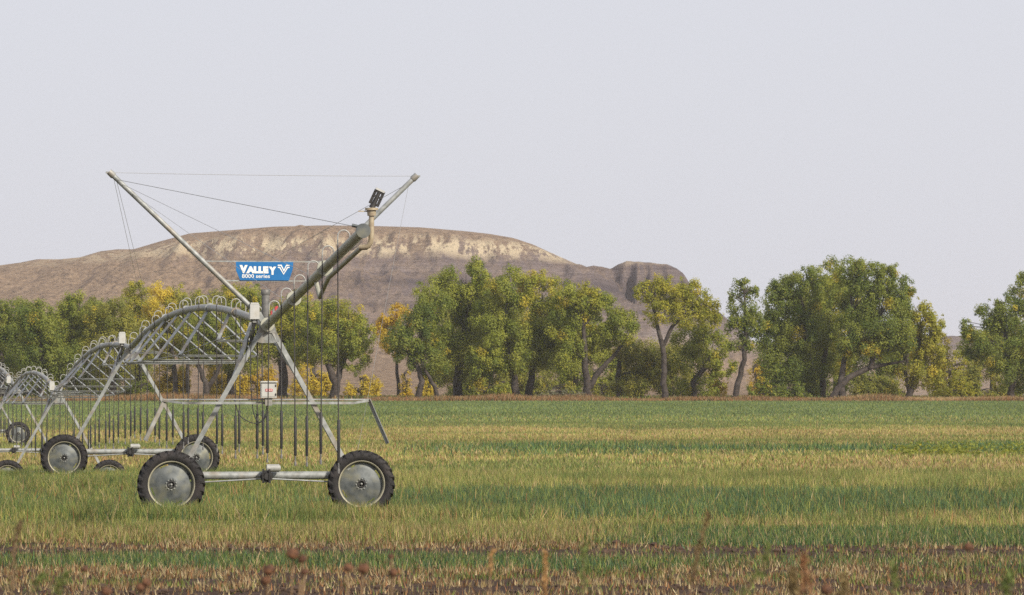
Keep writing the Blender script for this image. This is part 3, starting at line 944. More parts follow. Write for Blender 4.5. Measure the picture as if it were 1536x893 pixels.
# ------------------------------------------------------------------ trees
PAL = {
    'green':  [(0.17, 0.21, 0.032), (0.245, 0.28, 0.042), (0.37, 0.375, 0.058)],
    'deep':   [(0.12, 0.165, 0.030), (0.175, 0.22, 0.038), (0.28, 0.30, 0.050)],
    'lime':   [(0.23, 0.25, 0.032), (0.33, 0.325, 0.042), (0.46, 0.41, 0.055)],
    'yellow': [(0.46, 0.37, 0.035), (0.58, 0.45, 0.048), (0.64, 0.50, 0.065)],
    'gold':   [(0.54, 0.36, 0.025), (0.64, 0.43, 0.038), (0.50, 0.40, 0.050)],
    'olive':  [(0.17, 0.19, 0.035), (0.24, 0.25, 0.044), (0.35, 0.325, 0.058)],
    'sage':   [(0.17, 0.175, 0.105), (0.21, 0.21, 0.125), (0.26, 0.245, 0.15)],
}
def leaves(blobs, pal, density, leaf, accent, clump_scale=1.0):
    """blobs: (centre, rx, ry, rz) in metres -> leaf quads and their colours"""
    VV, CC = [], []
    base = np.array(PAL[pal])
    for (c, rx, ry, rz, bp) in blobs:
        bpal = np.array(PAL[bp]) if bp else base
        area = math.pi * rx * rz
        nl = int(area * density)
        rc = clump_scale * 0.30 * (rx * rz) ** 0.5
        rc = min(max(rc, 0.5), 1.4)
        ncl = max(8, int(4.6 * (rx * ry * rz) ** (2 / 3) / rc ** 2))
        d = rng.normal(size=(ncl, 3)); d /= np.linalg.norm(d, axis=1)[:, None]
        rr = rng.uniform(0.30, 1.0, ncl) ** 0.6
        outl = rng.random(ncl) < 0.28
        rr = np.where(outl, rng.uniform(0.95, 1.13, ncl), rr)
        cc = d * rr[:, None] * np.array([rx, ry, rz]) * 0.93 + np.array(c)
        tone = rng.random(ncl)
        acc = rng.random(ncl) < accent * 0.45
        rad = rc * rng.uniform(0.5, 1.2, ncl) * np.where(outl, 0.6, 1.0)
        w = rad ** 2; w /= w.sum()
        which = rng.choice(ncl, nl, p=w)
        q = rng.normal(size=(nl, 3)); q /= np.linalg.norm(q, axis=1)[:, None]
        q *= (rng.random(nl) ** 0.45)[:, None]
        pos = cc[which] + q * rad[which][:, None] * np.array([1.05, 1.0, 1.15])
        # colours
        lo = bpal[0][None] * (1 - tone[:, None]) + bpal[2][None] * tone[:, None]
        ya = np.array(PAL['yellow'])[1]
        lo[acc] = lo[acc] * 0.3 + ya * 0.7
        cl = lo[which] * rng.uniform(1.02, 1.32, (nl, 1))
        yl = rng.random(nl) < 0.015
        cl[yl] = cl[yl] * 0.4 + ya * 0.6
        # leaf quads (kite shaped, leaning)
        qn = q / (np.linalg.norm(q, axis=1)[:, None] + 1e-6)
        on = (pos - np.array(c)) / np.array([rx, ry, rz])
        nr = qn * 0.8 + on * 0.5 + np.array([0, 0, 0.45]) + rng.normal(size=(nl, 3)) * 0.55
        nr /= np.linalg.norm(nr, axis=1)[:, None]
        a = np.cross(nr, rng.normal(size=(nl, 3))); a /= np.linalg.norm(a, axis=1)[:, None]
        b = np.cross(nr, a)
        s = leaf * rng.uniform(0.6, 1.35, nl)[:, None]
        v = np.stack([pos - a * s * 0.6, pos + b * s * 0.42, pos + a * s * 0.6, pos - b * s * 0.42], 1)
        VV.append(v.reshape(-1, 3)); CC.append(np.repeat(cl, 4, axis=0))
    return np.concatenate(VV), np.concatenate(CC)

TREES = []
def make_tree(name, label, Y, trunks, blobs, pal, density=205, leaf=0.205, accent=0.08, cat='tree', group=None, limbs=True, depth=0.85, crown='crown', dy=0.0):
    bx, by = trunks[0][0][0], trunks[0][0][1]
    zb = g(Y)
    root = empty(name, ((bx - 768) / F * Y, Y, zb))
    tag(root, label, cat, group)
    o0 = Vector(root.location)
    mp = Y / F
    tb = MB()
    tw = []
    for tr in trunks:
        pts, rads = [], []
        off = 0.0
        for i, p in enumerate(tr):
            w = at(p[0], p[1], Y)
            if i == 0 and tr is trunks[0]: w.z = zb - 0.15
            elif i == 0 and p[1] > 590: w.z = zb - 0.15
            off += random.uniform(-0.35, 0.35) if i else 0
            w.y += off
            pts.append(w); rads.append(p[2])
        # refine with a little wander
        fp, fr = [], []
        for i in range(len(pts) - 1):
            for k in range(3):
                t = k / 3
                e = 0.12 * rads[i] if (i or k) else 0
                fp.append(pts[i].lerp(pts[i + 1], t) + Vector((random.uniform(-e, e), random.uniform(-e, e), 0)) * 3)
                fr.append((rads[i] * (1 - t) + rads[i + 1] * t) * (1.25 if (i == 0 and k == 0 and tr is trunks[0]) else 1))
        fp.append(pts[-1]); fr.append(rads[-1])
        tb.tube(fp, fr, 8)
        tw.append(fp)
    B = []
    alln = [(p, r) for f in tw for p in f[2:] for r in (0,)]
    for bl in blobs:
        cx, cy, rx, ry = bl[:4]
        c = at(cx, cy, Y)
        c.y += random.uniform(-1, 1) * rx * mp * 0.4
        B.append(((c.x, c.y, c.z), rx * mp * 1.08, max(rx, ry * 0.7) * mp * depth, ry * mp * 1.05, bl[4] if len(bl) > 4 else None))
        if limbs:
            nodes = [p for f in tw for p in f[len(f) // 3:]]
            src = min(nodes, key=lambda p: (p - c).length + 1.4 * max(0, p.z - c.z))
            for k in range(3):
                tgt = c + Vector((random.uniform(-.6, .6) * rx * mp, random.uniform(-.5, .5) * rx * mp, random.uniform(-0.1, .7) * ry * mp))
                mid = src.lerp(tgt, 0.5) + Vector((random.uniform(-.4, .4), random.uniform(-.4, .4), random.uniform(-.1, .5)))
                tb.tube([src, mid, tgt], [0.11, 0.065, 0.02], 5, caps=False)
    tr = tb.build('trunk', M['bark'], None)
    tr.data.transform(__import__('mathutils').Matrix.Translation(-o0)); tr.parent = root
    v, cc = leaves(B, pal, density, leaf, accent)
    v = v - np.array(o0)[None]
    keep = (v.reshape(-1, 4, 3)[:, :, 2].min(1) > 0.02)
    v = v.reshape(-1, 4, 3)[keep].reshape(-1, 3); cc = cc.reshape(-1, 4, 3)[keep].reshape(-1, 3)
    link_mesh(crown, raw_mesh(crown, v, 4, M['leaf'], cc), root)
    return root

T = 'cottonwood_tree'
GL, GM, GR = 'trees in the dense left row', 'trees in the middle grove', 'trees in the right grove'
# left row, mostly behind the irrigation spans
make_tree(T, 'dense dark green cottonwood cut by the left edge of the picture', 606, [[(2, 600, .5), (4, 545, .4), (0, 490, .2)]],
          [(-30, 480, 34, 32), (8, 482, 30, 32), (20, 525, 38, 40), (-25, 540, 40, 45)], 'deep', accent=0.05, group=GL)
make_tree(T, 'rounded dark green cottonwood second from the left edge of the row', 596, [[(62, 600, .45), (64, 550, .4), (58, 500, .2)]],
          [(45, 480, 28, 28), (70, 490, 34, 34), (55, 540, 40, 42), (85, 545, 36, 40)], 'deep', accent=0.05, group=GL)
make_tree(T, 'green cottonwood with a narrow upright peak left of the small far spans', 604, [[(112, 600, .45), (112, 540, .35), (110, 480, .2)]],
          [(112, 462, 24, 26), (98, 490, 30, 34), (130, 495, 32, 34), (115, 545, 42, 45)], 'green', accent=0.05, group=GL)
make_tree(T, 'broad dull green cottonwood behind the second irrigation tower', 600, [[(168, 600, .5), (170, 550, .4), (166, 490, .2)]],
          [(150, 480, 26, 32), (176, 478, 26, 34), (165, 530, 42, 42), (190, 520, 36, 45)], 'olive', accent=0.05, group=GL)
make_tree(T, 'tall light green cottonwood peak rising above the row under the left mast', 626, [[(208, 600, .45), (208, 540, .4), (207, 470, .2)]],
          [(205, 450, 20, 30), (215, 485, 30, 38), (195, 500, 26, 40)], 'lime', accent=0.12, group=GL)
make_tree(T, 'yellowing cottonwood behind the arched near span, brightest of the left row', 618, [[(265, 600, .42), (262, 565, .38), (255, 500, .2)]],
          [(243, 458, 26, 32, 'yellow'), (262, 462, 22, 34, 'lime'), (238, 500, 34, 36, 'lime'), (262, 520, 30, 36, 'olive')], 'lime', accent=0.2, group=GL)
make_tree(T, 'thin-trunked green cottonwood behind the middle of the near span', 600, [[(281, 600, .3), (281, 560, .28), (285, 510, .15)]],
          [(285, 480, 24, 36), (300, 470, 20, 32, 'lime'), (290, 520, 32, 30)], 'olive', accent=0.12, group=GL)
make_tree(T, 'forked dark-trunked cottonwood seen under the near span truss', 590, [[(308, 601, .5), (311, 582, .42), (302, 560, .34), (292, 530, .2)], [(311, 582, .36), (326, 560, .3), (336, 535, .16)]],
          [(300, 500, 34, 32), (330, 495, 34, 36), (318, 525, 40, 24)], 'deep', accent=0.08, group=GL)
make_tree(T, 'green cottonwood showing its top just below the blue sign', 612, [[(345, 600, .55), (346, 555, .45), (352, 490, .25)]],
          [(346, 450, 22, 28, 'lime'), (372, 452, 24, 30), (350, 490, 36, 38), (380, 500, 34, 40), (360, 540, 40, 26)], 'green', accent=0.12, group=GL)
make_tree(T, 'wide green cottonwood with a thick dark trunk behind the tower legs', 598, [[(425, 600, .75), (424, 560, .62), (422, 510, .35)]],
          [(418, 480, 34, 32, 'lime'), (440, 472, 30, 30), (410, 515, 38, 34), (440, 520, 34, 34)], 'green', accent=0.1, group=GL)
make_tree(T, 'round-crowned green cottonwood with a stout trunk left of the hillside gap', 586, [[(504, 602, .75), (504, 575, .6), (494, 550, .42), (480, 520, .25)], [(504, 575, .5), (515, 545, .35), (525, 510, .2)]],
          [(480, 482, 34, 32), (510, 475, 34, 28, 'lime'), (535, 505, 28, 30), (495, 515, 42, 34), (530, 535, 28, 24), (465, 515, 28, 30)], 'green', accent=0.12, group=GL)
make_tree(T, 'dim dark cottonwood filling the gap behind the first two left trees', 640, [[(34, 600, .5), (34, 540, .4), (36, 490, .2)]],
          [(20, 485, 36, 34), (60, 490, 36, 34), (36, 545, 60, 50)], 'deep', accent=0.03, group=GL)
make_tree(T, 'dim dark cottonwood behind the peaked tree and the broad dull one', 640, [[(142, 600, .5), (142, 540, .4), (140, 490, .2)]],
          [(130, 480, 34, 34), (160, 490, 34, 36), (142, 545, 60, 50), (195, 540, 40, 46)], 'deep', accent=0.03, group=GL)
make_tree(T, 'dim green cottonwood behind the near span, right of the yellowing one', 642, [[(318, 600, .5), (318, 540, .4), (320, 490, .2)]],
          [(280, 475, 34, 36), (320, 470, 30, 32), (310, 515, 50, 34), (385, 490, 40, 40)], 'olive', accent=0.1, group=GL)
make_tree(T, 'dim green cottonwood between the thick trunk and the round-crowned one', 642, [[(470, 600, .5), (468, 540, .4), (466, 490, .2)]],
          [(455, 475, 30, 30), (480, 495, 40, 36), (430, 500, 36, 36), (520, 500, 32, 34)], 'olive', accent=0.12, group=GL)
# middle grove
make_tree(T, 'dim olive cottonwood deep inside the middle grove', 630, [[(735, 600, .5), (735, 540, .4), (735, 490, .2)]],
          [(690, 500, 50, 50), (745, 490, 50, 54), (800, 505, 46, 50), (660, 545, 40, 44), (720, 560, 50, 36), (790, 560, 50, 36)], 'olive', accent=0.08, group=GM)
make_tree(T, 'dim olive cottonwood behind the forked trunk of the middle grove', 632, [[(862, 600, .45), (862, 540, .4), (862, 490, .2)]],
          [(845, 480, 34, 36), (880, 500, 36, 34), (860, 545, 44, 44), (905, 555, 30, 36)], 'green', accent=0.12, group=GM)
make_tree(T, 'dim yellow-green cottonwood behind the straight slender trunk', 634, [[(962, 600, .4), (962, 560, .3), (962, 530, .2)]],
          [(945, 545, 34, 34), (985, 545, 34, 36), (1020, 550, 30, 36), (965, 575, 50, 26)], 'olive', accent=0.15, group=GM)
make_tree(T, 'small golden yellow cottonwood left of the big middle grove', 640, [[(598, 600, .3), (596, 560, .25), (592, 510, .15)]],
          [(582, 492, 19, 24), (603, 482, 20, 26), (590, 515, 20, 18)], 'gold', accent=0.3, group=GM)
make_tree(T, 'dark green cottonwood with curved twin trunks at the left of the middle grove', 584, [[(628, 602, .48), (632, 572, .4), (626, 550, .33), (612, 530, .18)], [(656, 603, .35), (652, 580, .3), (640, 560, .22), (634, 545, .2)]],
          [(606, 515, 28, 26), (630, 500, 36, 36), (640, 540, 36, 28), (650, 470, 30, 34)], 'deep', accent=0.04, group=GM)
make_tree(T, 'large tall green cottonwood forming the top of the middle grove', 592, [[(688, 601, .7), (688, 560, .6), (694, 510, .4), (706, 450, .2)]],
          [(655, 445, 34, 30), (690, 430, 36, 34), (716, 412, 22, 24), (685, 480, 46, 44), (720, 465, 40, 44), (700, 535, 48, 42)], 'green', accent=0.07, group=GM)
make_tree(T, 'green cottonwood with a slanting trunk right of the tallest middle crown', 586, [[(777, 602, .55), (773, 580, .5), (765, 540, .4), (755, 490, .2)]],
          [(770, 435, 36, 32), (745, 470, 36, 42), (760, 520, 44, 40), (735, 545, 36, 36)], 'green', accent=0.08, group=GM)
make_tree(T, 'leaning thick-trunked cottonwood beside the grey sage bushes', 588, [[(791, 602, .6), (797, 570, .5), (805, 530, .35), (812, 480, .2)]],
          [(808, 440, 32, 32, 'lime'), (820, 480, 36, 38), (800, 525, 38, 36), (835, 520, 30, 36)], 'green', accent=0.1, group=GM)
make_tree(T, 'cottonwood with a forked dark trunk and a limb leaning far right', 582, [[(883, 602, .6), (880, 580, .55), (878, 540, .42), (875, 490, .25)], [(884, 582, .45), (900, 555, .4), (916, 538, .3), (934, 518, .16)]],
          [(858, 448, 30, 26), (880, 450, 24, 28, 'lime'), (852, 485, 28, 38), (905, 470, 26, 34), (930, 490, 30, 30), (900, 505, 28, 22), (850, 535, 28, 34)], 'green', accent=0.12, group=GM)
make_tree(T, 'bare-limbed cottonwood trunk with a side branch and low pale foliage', 590, [[(928, 600, .4), (927, 565, .36), (928, 532, .24)], [(930, 562, .16), (950, 558, .2), (972, 561, .16), (982, 553, .08)]],
          [(935, 520, 26, 18), (960, 540, 30, 24), (985, 550, 26, 30), (945, 575, 30, 22)], 'olive', accent=0.1, group=GM)
make_tree(T, 'slender light green cottonwood with a straight trunk before the eroded knob', 580, [[(997, 602, .48), (996, 560, .4), (994, 520, .36), (985, 480, .22), (978, 455, .12)], [(995, 518, .3), (1008, 490, .26), (1022, 478, .14)]],
          [(968, 440, 16, 18), (990, 438, 22, 26), (1015, 440, 26, 26), (1042, 445, 22, 26), (990, 470, 26, 20), (1030, 470, 30, 22), (1060, 462, 20, 20)], 'lime', accent=0.10, density=165, group=GM)
make_tree(T, 'drooping dark green cottonwood with a curved trunk right of the slender one', 588, [[(1043, 601, .5), (1040, 575, .42), (1050, 560, .36), (1066, 545, .2)]],
          [(1060, 480, 24, 20, 'lime'), (1035, 510, 36, 28), (1062, 520, 34, 30), (1040, 545, 36, 22), (1085, 550, 22, 20), (1050, 580, 34, 20)], 'green', accent=0.06, density=165, group=GM)
make_tree(T, 'leaning cottonwood with a bare slanted trunk and a narrow tufted top', 578, [[(1101, 602, .45), (1108, 575, .4), (1116, 540, .34), (1119, 500, .26), (1116, 440, .1)]],
          [(1114, 430, 13, 17), (1100, 445, 8, 12), (1128, 440, 10, 14), (1118, 470, 26, 22), (1108, 492, 24, 18), (1130, 485, 18, 24), (1100, 520, 14, 10), (1122, 515, 14, 12)], 'deep', accent=0.05, density=165, group=GR)
# right grove
make_tree(T, 'broad dark green cottonwood filling the left of the right grove', 590, [[(1218, 602, .6), (1216, 560, .5), (1208, 500, .35), (1200, 440, .2)]],
          [(1172, 434, 20, 24), (1176, 455, 26, 34), (1210, 430, 32, 32), (1160, 505, 28, 38), (1200, 495, 44, 44), (1185, 555, 46, 42)], 'deep', accent=0.08, group=GR)
make_tree(T, 'dark cottonwood with a double trunk in the centre of the right grove', 594, [[(1232, 602, .5), (1234, 560, .42), (1242, 500, .3), (1245, 440, .2)]],
          [(1240, 420, 28, 32), (1235, 470, 40, 42), (1250, 520, 42, 40), (1225, 560, 40, 36)], 'green', accent=0.14, group=GR)
make_tree(T, 'tallest right-hand cottonwood with a long limb sprawling low to the right', 582, [[(1243, 602, .5), (1256, 583, .48), (1272, 567, .42), (1300, 553, .38), (1322, 548, .28), (1358, 542, .12)], [(1306, 552, .4), (1314, 520, .32), (1318, 480, .2)], [(1264, 601, .55), (1261, 575, .45), (1270, 530, .32), (1278, 470, .2)]],
          [(1276, 408, 24, 22), (1300, 420, 30, 30), (1330, 415, 22, 24), (1350, 440, 24, 26), (1285, 455, 40, 38), (1330, 475, 42, 42), (1290, 510, 40, 32), (1350, 510, 28, 28), (1310, 520, 26, 20)], 'deep', accent=0.08, group=GR)
make_tree(T, 'yellow-green cottonwood with a forked trunk at the right end of the grove', 586, [[(1364, 602, .5), (1366, 575, .45), (1377, 535, .34), (1382, 490, .2)], [(1364, 590, .3), (1358, 560, .25), (1362, 520, .15)]],
          [(1380, 475, 24, 28), (1398, 490, 18, 26), (1375, 515, 32, 30), (1402, 530, 22, 34), (1385, 560, 34, 28)], 'lime', accent=0.1, group=GR)
make_tree(T, 'big dark cottonwood cut off by the right edge of the picture', 584, [[(1518, 601, .5), (1515, 560, .45), (1508, 500, .3)]],
          [(1450, 490, 12, 13), (1462, 515, 22, 24), (1486, 478, 22, 26), (1510, 470, 26, 28), (1540, 440, 22, 32), (1500, 520, 42, 38), (1545, 500, 36, 40), (1530, 560, 44, 32)], 'deep', accent=0.10, group=GR)

make_tree(T, 'dim dark cottonwood deep inside the right grove', 632, [[(1255, 600, .5), (1255, 540, .4), (1255, 490, .2)]],
          [(1200, 470, 50, 50), (1260, 465, 50, 54), (1320, 470, 46, 50), (1180, 540, 46, 50), (1240, 545, 50, 50), (1300, 545, 50, 46), (1345, 530, 40, 44)], 'deep', accent=0.06, group=GR)
make_tree(T, 'dim olive cottonwood behind the right edge tree', 630, [[(1490, 600, .5), (1490, 560, .4), (1490, 520, .2)]],
          [(1470, 530, 34, 36), (1510, 520, 40, 44), (1545, 540, 40, 50)], 'olive', accent=0.2, group=GR)
# shrubs under and between the trees
def shrub(label, px, top, w, Y, pal, accent=0.1, name='shrub'):
    H = 601 - top
    bl = []
    for k in range(7):
        f = random.uniform(-1, 1)
        hh = H * random.uniform(0.45, 1.0) * (1 - 0.45 * abs(f))
        r = w * random.uniform(0.25, 0.45)
        bl.append((px + f * w, 601 - hh + min(r * 0.8, hh * 0.5), r, min(r * 1.3, hh * 0.6)))
        if hh > H * 0.4:
            bl.append((px + f * w * 0.9, 601 - hh * 0.38, r * 1.1, hh * 0.42))
    make_tree(name, label, Y, [[(px, 602, .12), (px + 2, 602 - H * 0.4, .1), (px - 2, 602 - H * 0.7, .05)]], bl,
              pal, 130, 0.19, accent, cat='shrub', group='shrubs at the foot of the trees', limbs=True, crown='foliage')
shrub('yellow shrub left of the thin trunk under the near span', 250, 530, 34, 622, 'yellow')
shrub('yellow shrub between the forked trunk and the sign-side trunk', 325, 532, 40, 622, 'yellow')
shrub('golden shrub seen left of the thick trunk behind the tower legs', 388, 538, 30, 622, 'gold')
shrub('bright yellow shrub between the thick trunk and the stout trunk', 462, 528, 34, 620, 'yellow')
shrub('pale yellow shrub right of the stout trunk beside the hillside gap', 541, 548, 24, 622, 'yellow')
shrub('dark low bush behind the second irrigation tower', 205, 555, 26, 616, 'deep')
shrub('dark low bush under the row left of the far spans', 130, 560, 34, 616, 'deep')
shrub('dark low bush by the left edge below the row', 35, 560, 40, 616, 'deep')
shrub('narrow golden shrub at the left foot of the middle grove', 609, 545, 9, 616, 'gold')
shrub('yellow shrub between the curved twin trunks', 640, 560, 14, 618, 'yellow')
shrub('green shrub filling the foot of the middle grove', 715, 545, 40, 604, 'green')
shrub('dull green shrub just right of the slanting and leaning trunks', 822, 556, 34, 606, 'olive', 0.1)
shrub('green shrub left of the slanting trunk', 752, 565, 18, 606, 'olive')
shrub('grey-green sage bush at the feet of the middle trunks', 842, 582, 30, 580, 'sage', 0.0, 'sage_bush')
shrub('pale green bush between the forked trunk and the bare-limbed trunk', 905, 560, 18, 610, 'olive')
shrub('yellow-green bush left of the straight slender trunk', 960, 565, 26, 606, 'olive', 0.25)
shrub('green bush right of the straight slender trunk', 1016, 555, 18, 606, 'green', 0.2)
shrub('golden shrub glowing beside the curved dark trunk', 1076, 540, 12, 604, 'gold')
shrub('golden shrub just right of the leaning bare trunk', 1132, 530, 16, 612, 'gold')
shrub('dark bush at the left foot of the right grove', 1150, 560, 26, 582, 'deep', 0.03)
shrub('dark bush between the trunks of the right grove', 1192, 565, 24, 584, 'deep', 0.03)
shrub('olive bush below the sprawling low limb', 1312, 556, 46, 604, 'olive', 0.08)
shrub('olive bush left of the forked trunk at the end of the right grove', 1342, 565, 30, 606, 'olive', 0.08)
shrub('yellow and green shrub in the gap before the right edge tree', 1422, 500, 30, 606, 'lime', 0.3)
shrub('low light green shrub at the foot of the gap before the right edge tree', 1440, 556, 36, 598, 'lime', 0.1)
shrub('low olive shrub below the right edge tree', 1462, 545, 26, 602, 'olive', 0.25)
shrub('low yellow-green shrub at the right edge under the big tree', 1500, 560, 28, 604, 'olive', 0.2)

# ------------------------------------------------------------------ grass, crop strips and stubble
C = dict(
    straw=np.array((0.49, 0.365, 0.195)), pale=np.array((0.66, 0.53, 0.30)), rust=np.array((0.36, 0.18, 0.08)), tan=np.array((0.40, 0.30, 0.135)),
    yel=np.array((0.40, 0.365, 0.11)), yg=np.array((0.26, 0.29, 0.07)), green=np.array((0.12, 0.19, 0.052)), blue=np.array((0.082, 0.145, 0.076)),
    dark=np.array((0.05, 0.09, 0.04)), farg=np.array((0.165, 0.205, 0.088)))
def pick(n, table):
    names, w = zip(*table)
    w = np.array(w, float); w /= w.sum()
    arr = np.stack([C[k] for k in names])
    return arr[rng.choice(len(names), n, p=w)]

def blades(X, Y, h, w, colr, lean=0.25):
    n = len(X)
    z = Gz(Y) - 0.02
    th = rng.uniform(0, math.pi, n)
    dx, dy = np.cos(th) * w / 2, np.sin(th) * w / 2
    ph = rng.uniform(0, 2 * math.pi, n)
    ln = np.abs(rng.normal(0, lean, n)) * h
    v = np.zeros((n, 3, 3))
    v[:, 0] = np.stack([X - dx, Y - dy, z], 1)
    v[:, 1] = np.stack([X + dx, Y + dy, z], 1)
    v[:, 2] = np.stack([X + np.cos(ph) * ln, Y + np.sin(ph) * ln, z + h], 1)
    return v.reshape(-1, 3), np.repeat(colr, 3, axis=0)

class Field:
    def __init__(s): s.v, s.c = [], []
    def add(s, vc): s.v.append(vc[0]); s.c.append(vc[1])
    def build(s, name, label):
        me = raw_mesh(name, np.concatenate(s.v), 3, M['grass'], np.concatenate(s.c))
        tag(link_mesh(name, me), label, kind='stuff')

def scatter(y0, y1, per_m2, margin=1.2, extra=2.0):
    """even scatter over the wedge the picture looks into, with side margins"""
    hw1 = 768 / F * y1 * margin + extra
    n = int((y1 - y0) * 2 * hw1 * per_m2)
    Y = rng.uniform(y0, y1, n); X = rng.uniform(-hw1, hw1, n)
    k = np.abs(X) < 768 / F * Y * margin + extra
    return X[k], Y[k]

def wob(X, Y, amp=2.0, sx=0.12, seed=5):
    return amp * (fbm2(X * sx, Y * 0.15, seed, 4) - 0.5) * 2

near, tall, far = Field(), Field(), Field()
# --- foreground: stubble strips on bare soil (about 50 to 80 m)
X, Y = scatter(49, 81, 360)
n = len(X); u = rng.random(n)
Yw = Y + wob(X, Y, 2.4, 0.22, 5) + 0.05 * X + rng.normal(0, 0.5, n)
patch = fbm2(X * 0.45, Y * 0.8, 91, 4)
fine_ = fbm2(X * 1.6, Y * 1.3, 96, 3)
right = np.clip((X - 0.5) / 3.5, 0, 1)          # the strips differ left and right
green1 = (Yw > 63.2) & (Yw < 67.6) & (u > 0.22 + 0.5 * right + 0.9 * np.clip(0.45 - patch, 0, 1))
green2 = (Yw > 73.8) & (right * 1.3 + 0.6 * (patch - 0.5) > rng.uniform(0.1, 0.8, n)) & (u > 0.05)
mixed = (Yw > 74.0) & ~green2
furrow = ((Yw > 68.2) & (Yw < 70.6)) | ((Yw > 54.8) & (Yw < 56.4)) | ((Yw > 70) & (Yw < 75.5) & (right > 0.3) & (patch > 0.46)) | ((Yw < 61) & (patch > 0.62))
stub = ~(green1 | green2 | mixed)
thin = rng.random(n)
keep = np.where(furrow & stub, thin < 0.05, np.where(stub, thin < 0.12 + 0.5 * (fine_ > 0.46), thin < 0.95))
colr = pick(n, [('straw', 5), ('pale', 2), ('tan', 3.5), ('rust', 4.8), ('yg', 0.9), ('green', 0.7)])
g1 = pick(n, [('blue', 4), ('green', 6), ('yg', 2.2), ('straw', 1.2)])
mx_ = pick(n, [('yg', 5), ('green', 3), ('yel', 3), ('tan', 4), ('straw', 3), ('rust', 1.2)])
colr = np.where((green1 | green2)[:, None], g1, np.where(mixed[:, None], mx_, colr))
weedy = (fbm2(X * 0.7, Y * 0.5, 97, 3) > 0.63) & stub
colr[weedy] = pick(int(weedy.sum()), [('green', 3), ('yg', 4), ('tan', 2), ('rust', 2)])
h = np.where(stub, rng.uniform(0.05, 0.15, n), np.where(green1 | green2, rng.uniform(0.08, 0.20, n), rng.uniform(0.10, 0.30, n)))
w = np.where(stub, rng.uniform(0.014, 0.036, n), rng.uniform(0.012, 0.028, n))
colr = colr * rng.uniform(0.4, 1.4, (n, 1))
near.add(blades(X[keep], Y[keep], h[keep], w[keep], colr[keep] * np.where(stub[keep], 0.76, 0.9)[:, None], 0.45))
near.build('stubble', 'pale straw stubble and short green regrowth strips in the foreground')

# --- standing grass 79 to 150 m
X, Y = scatter(79, 150, 215)
n = len(X); u = rng.random(n)
Yw = Y + wob(X, Y, 7.0, 0.2, 6) + rng.normal(0, 2.2, n)
patch = fbm2(X * 0.35, Y * 0.18, 92, 4)
fine_ = fbm2(X * 1.1, Y * 0.6, 98, 3)
xl = X / Y * F                                  # how far right along its own row
strip = (Yw > 89.5) & (Yw < 107) & (np.clip((X + 5.5) / 4.5, 0.12, 0.95) + 0.5 * (fine_ - 0.5) > rng.random(n) * 1.0)
oliv = Yw < 89.5
tanz = Yw > 131
colr = pick(n, [('yg', 6), ('yel', 5), ('green', 3), ('tan', 2.5), ('straw', 1.5)])
c_ol = pick(n, [('yel', 4.5), ('yg', 5), ('green', 2.5), ('tan', 3.5), ('straw', 2), ('rust', 0.7)])
c_st = pick(n, [('blue', 7), ('dark', 0.6), ('green', 3.5), ('yg', 3.2), ('yel', 0.9), ('rust', 0.4)])
c_tn = pick(n, [('tan', 4), ('yel', 4.5), ('straw', 2.5), ('yg', 4), ('green', 1.5)])
leftm = pick(n, [('green', 4.2), ('yg', 6), ('blue', 1.8), ('yel', 3.5), ('tan', 2.0), ('straw', 0.6)])
isl = (xl < -280 + 160 * (patch - 0.5)) & ~strip
colr = np.where(strip[:, None], c_st, np.where(isl[:, None], leftm, np.where(oliv[:, None], c_ol, np.where(tanz[:, None], c_tn, colr))))
dk = (fine_ > 0.62) & ~strip
colr[dk] = colr[dk] * 0.45 + C['green'] * 0.5
colr = colr * (0.68 + 0.5 * patch[:, None]) * rng.uniform(0.45, 1.5, (n, 1))
h = np.where(strip, rng.uniform(0.18, 0.42, n), np.where((Y > 84) & (Y < 91) & (X < 1), rng.uniform(0.25, 0.48, n), np.where((Y > 114) & (Y < 142), rng.uniform(0.22, 0.46, n), rng.uniform(0.12, 0.30, n)))) * (0.72 + 0.55 * fine_)
gs = (Y < 80.9 - 0.05 * X + 1.2 * (patch - 0.5)) & (X + 2.0 * (patch - 0.5) > 1.2 + rng.normal(0, 0.8, n))
colr[gs] = pick(int(gs.sum()), [('blue', 4), ('green', 6), ('yg', 2.2), ('tan', 0.5)]) * rng.uniform(0.5, 1.3, (int(gs.sum()), 1))
h[gs] = rng.uniform(0.10, 0.24, int(gs.sum()))
w = rng.uniform(0.016, 0.036, n)
tall.add(blades(X, Y, h, w, colr, 0.55))
X2, Y2 = scatter(80, 145, 0.7)
m2 = len(X2)
tall.add(blades(X2, Y2, rng.uniform(0.3, 0.55, m2), rng.uniform(0.03, 0.06, m2), pick(m2, [('rust', 4), ('tan', 3), ('straw', 3), ('green', 2)]) * rng.uniform(0.6, 1.2, (m2, 1)), 0.35))
tall.build('standing_grass', 'mixed yellow-green and blue-green grass standing around the near wheels')

# --- hollow and far strips 150 to 560 m
X, Y = scatter(150, 205, 6, 1.1)
n = len(X)
far.add(blades(X, Y, rng.uniform(0.2, 0.4, n), rng.uniform(0.06, 0.1, n), pick(n, [('tan', 3), ('yel', 3), ('yg', 5), ('green', 2)]), 0.3))
X, Y = scatter(203, 345, 24, 1.12)
n = len(X)
Yw = Y + wob(X, Y, 9.0, 0.06, 7) + rng.normal(0, 3.5, n) - 0.10 * X
patch = fbm2(X * 0.10, Y * 0.035, 93, 5)
streak = fbm2(X * 0.045, Y * 0.16, 99, 4)
strip = (Yw > 233) & (Yw < 243) & (np.clip((X + 7.5) / 9.0, 0, 0.92) > rng.random(n))
g_up = (Yw > 308 + 60 * (patch - 0.5))
colr = pick(n, [('tan', 3.6), ('yel', 4.5), ('yg', 5), ('green', 1.6), ('straw', 1.6), ('rust', 0.6)])
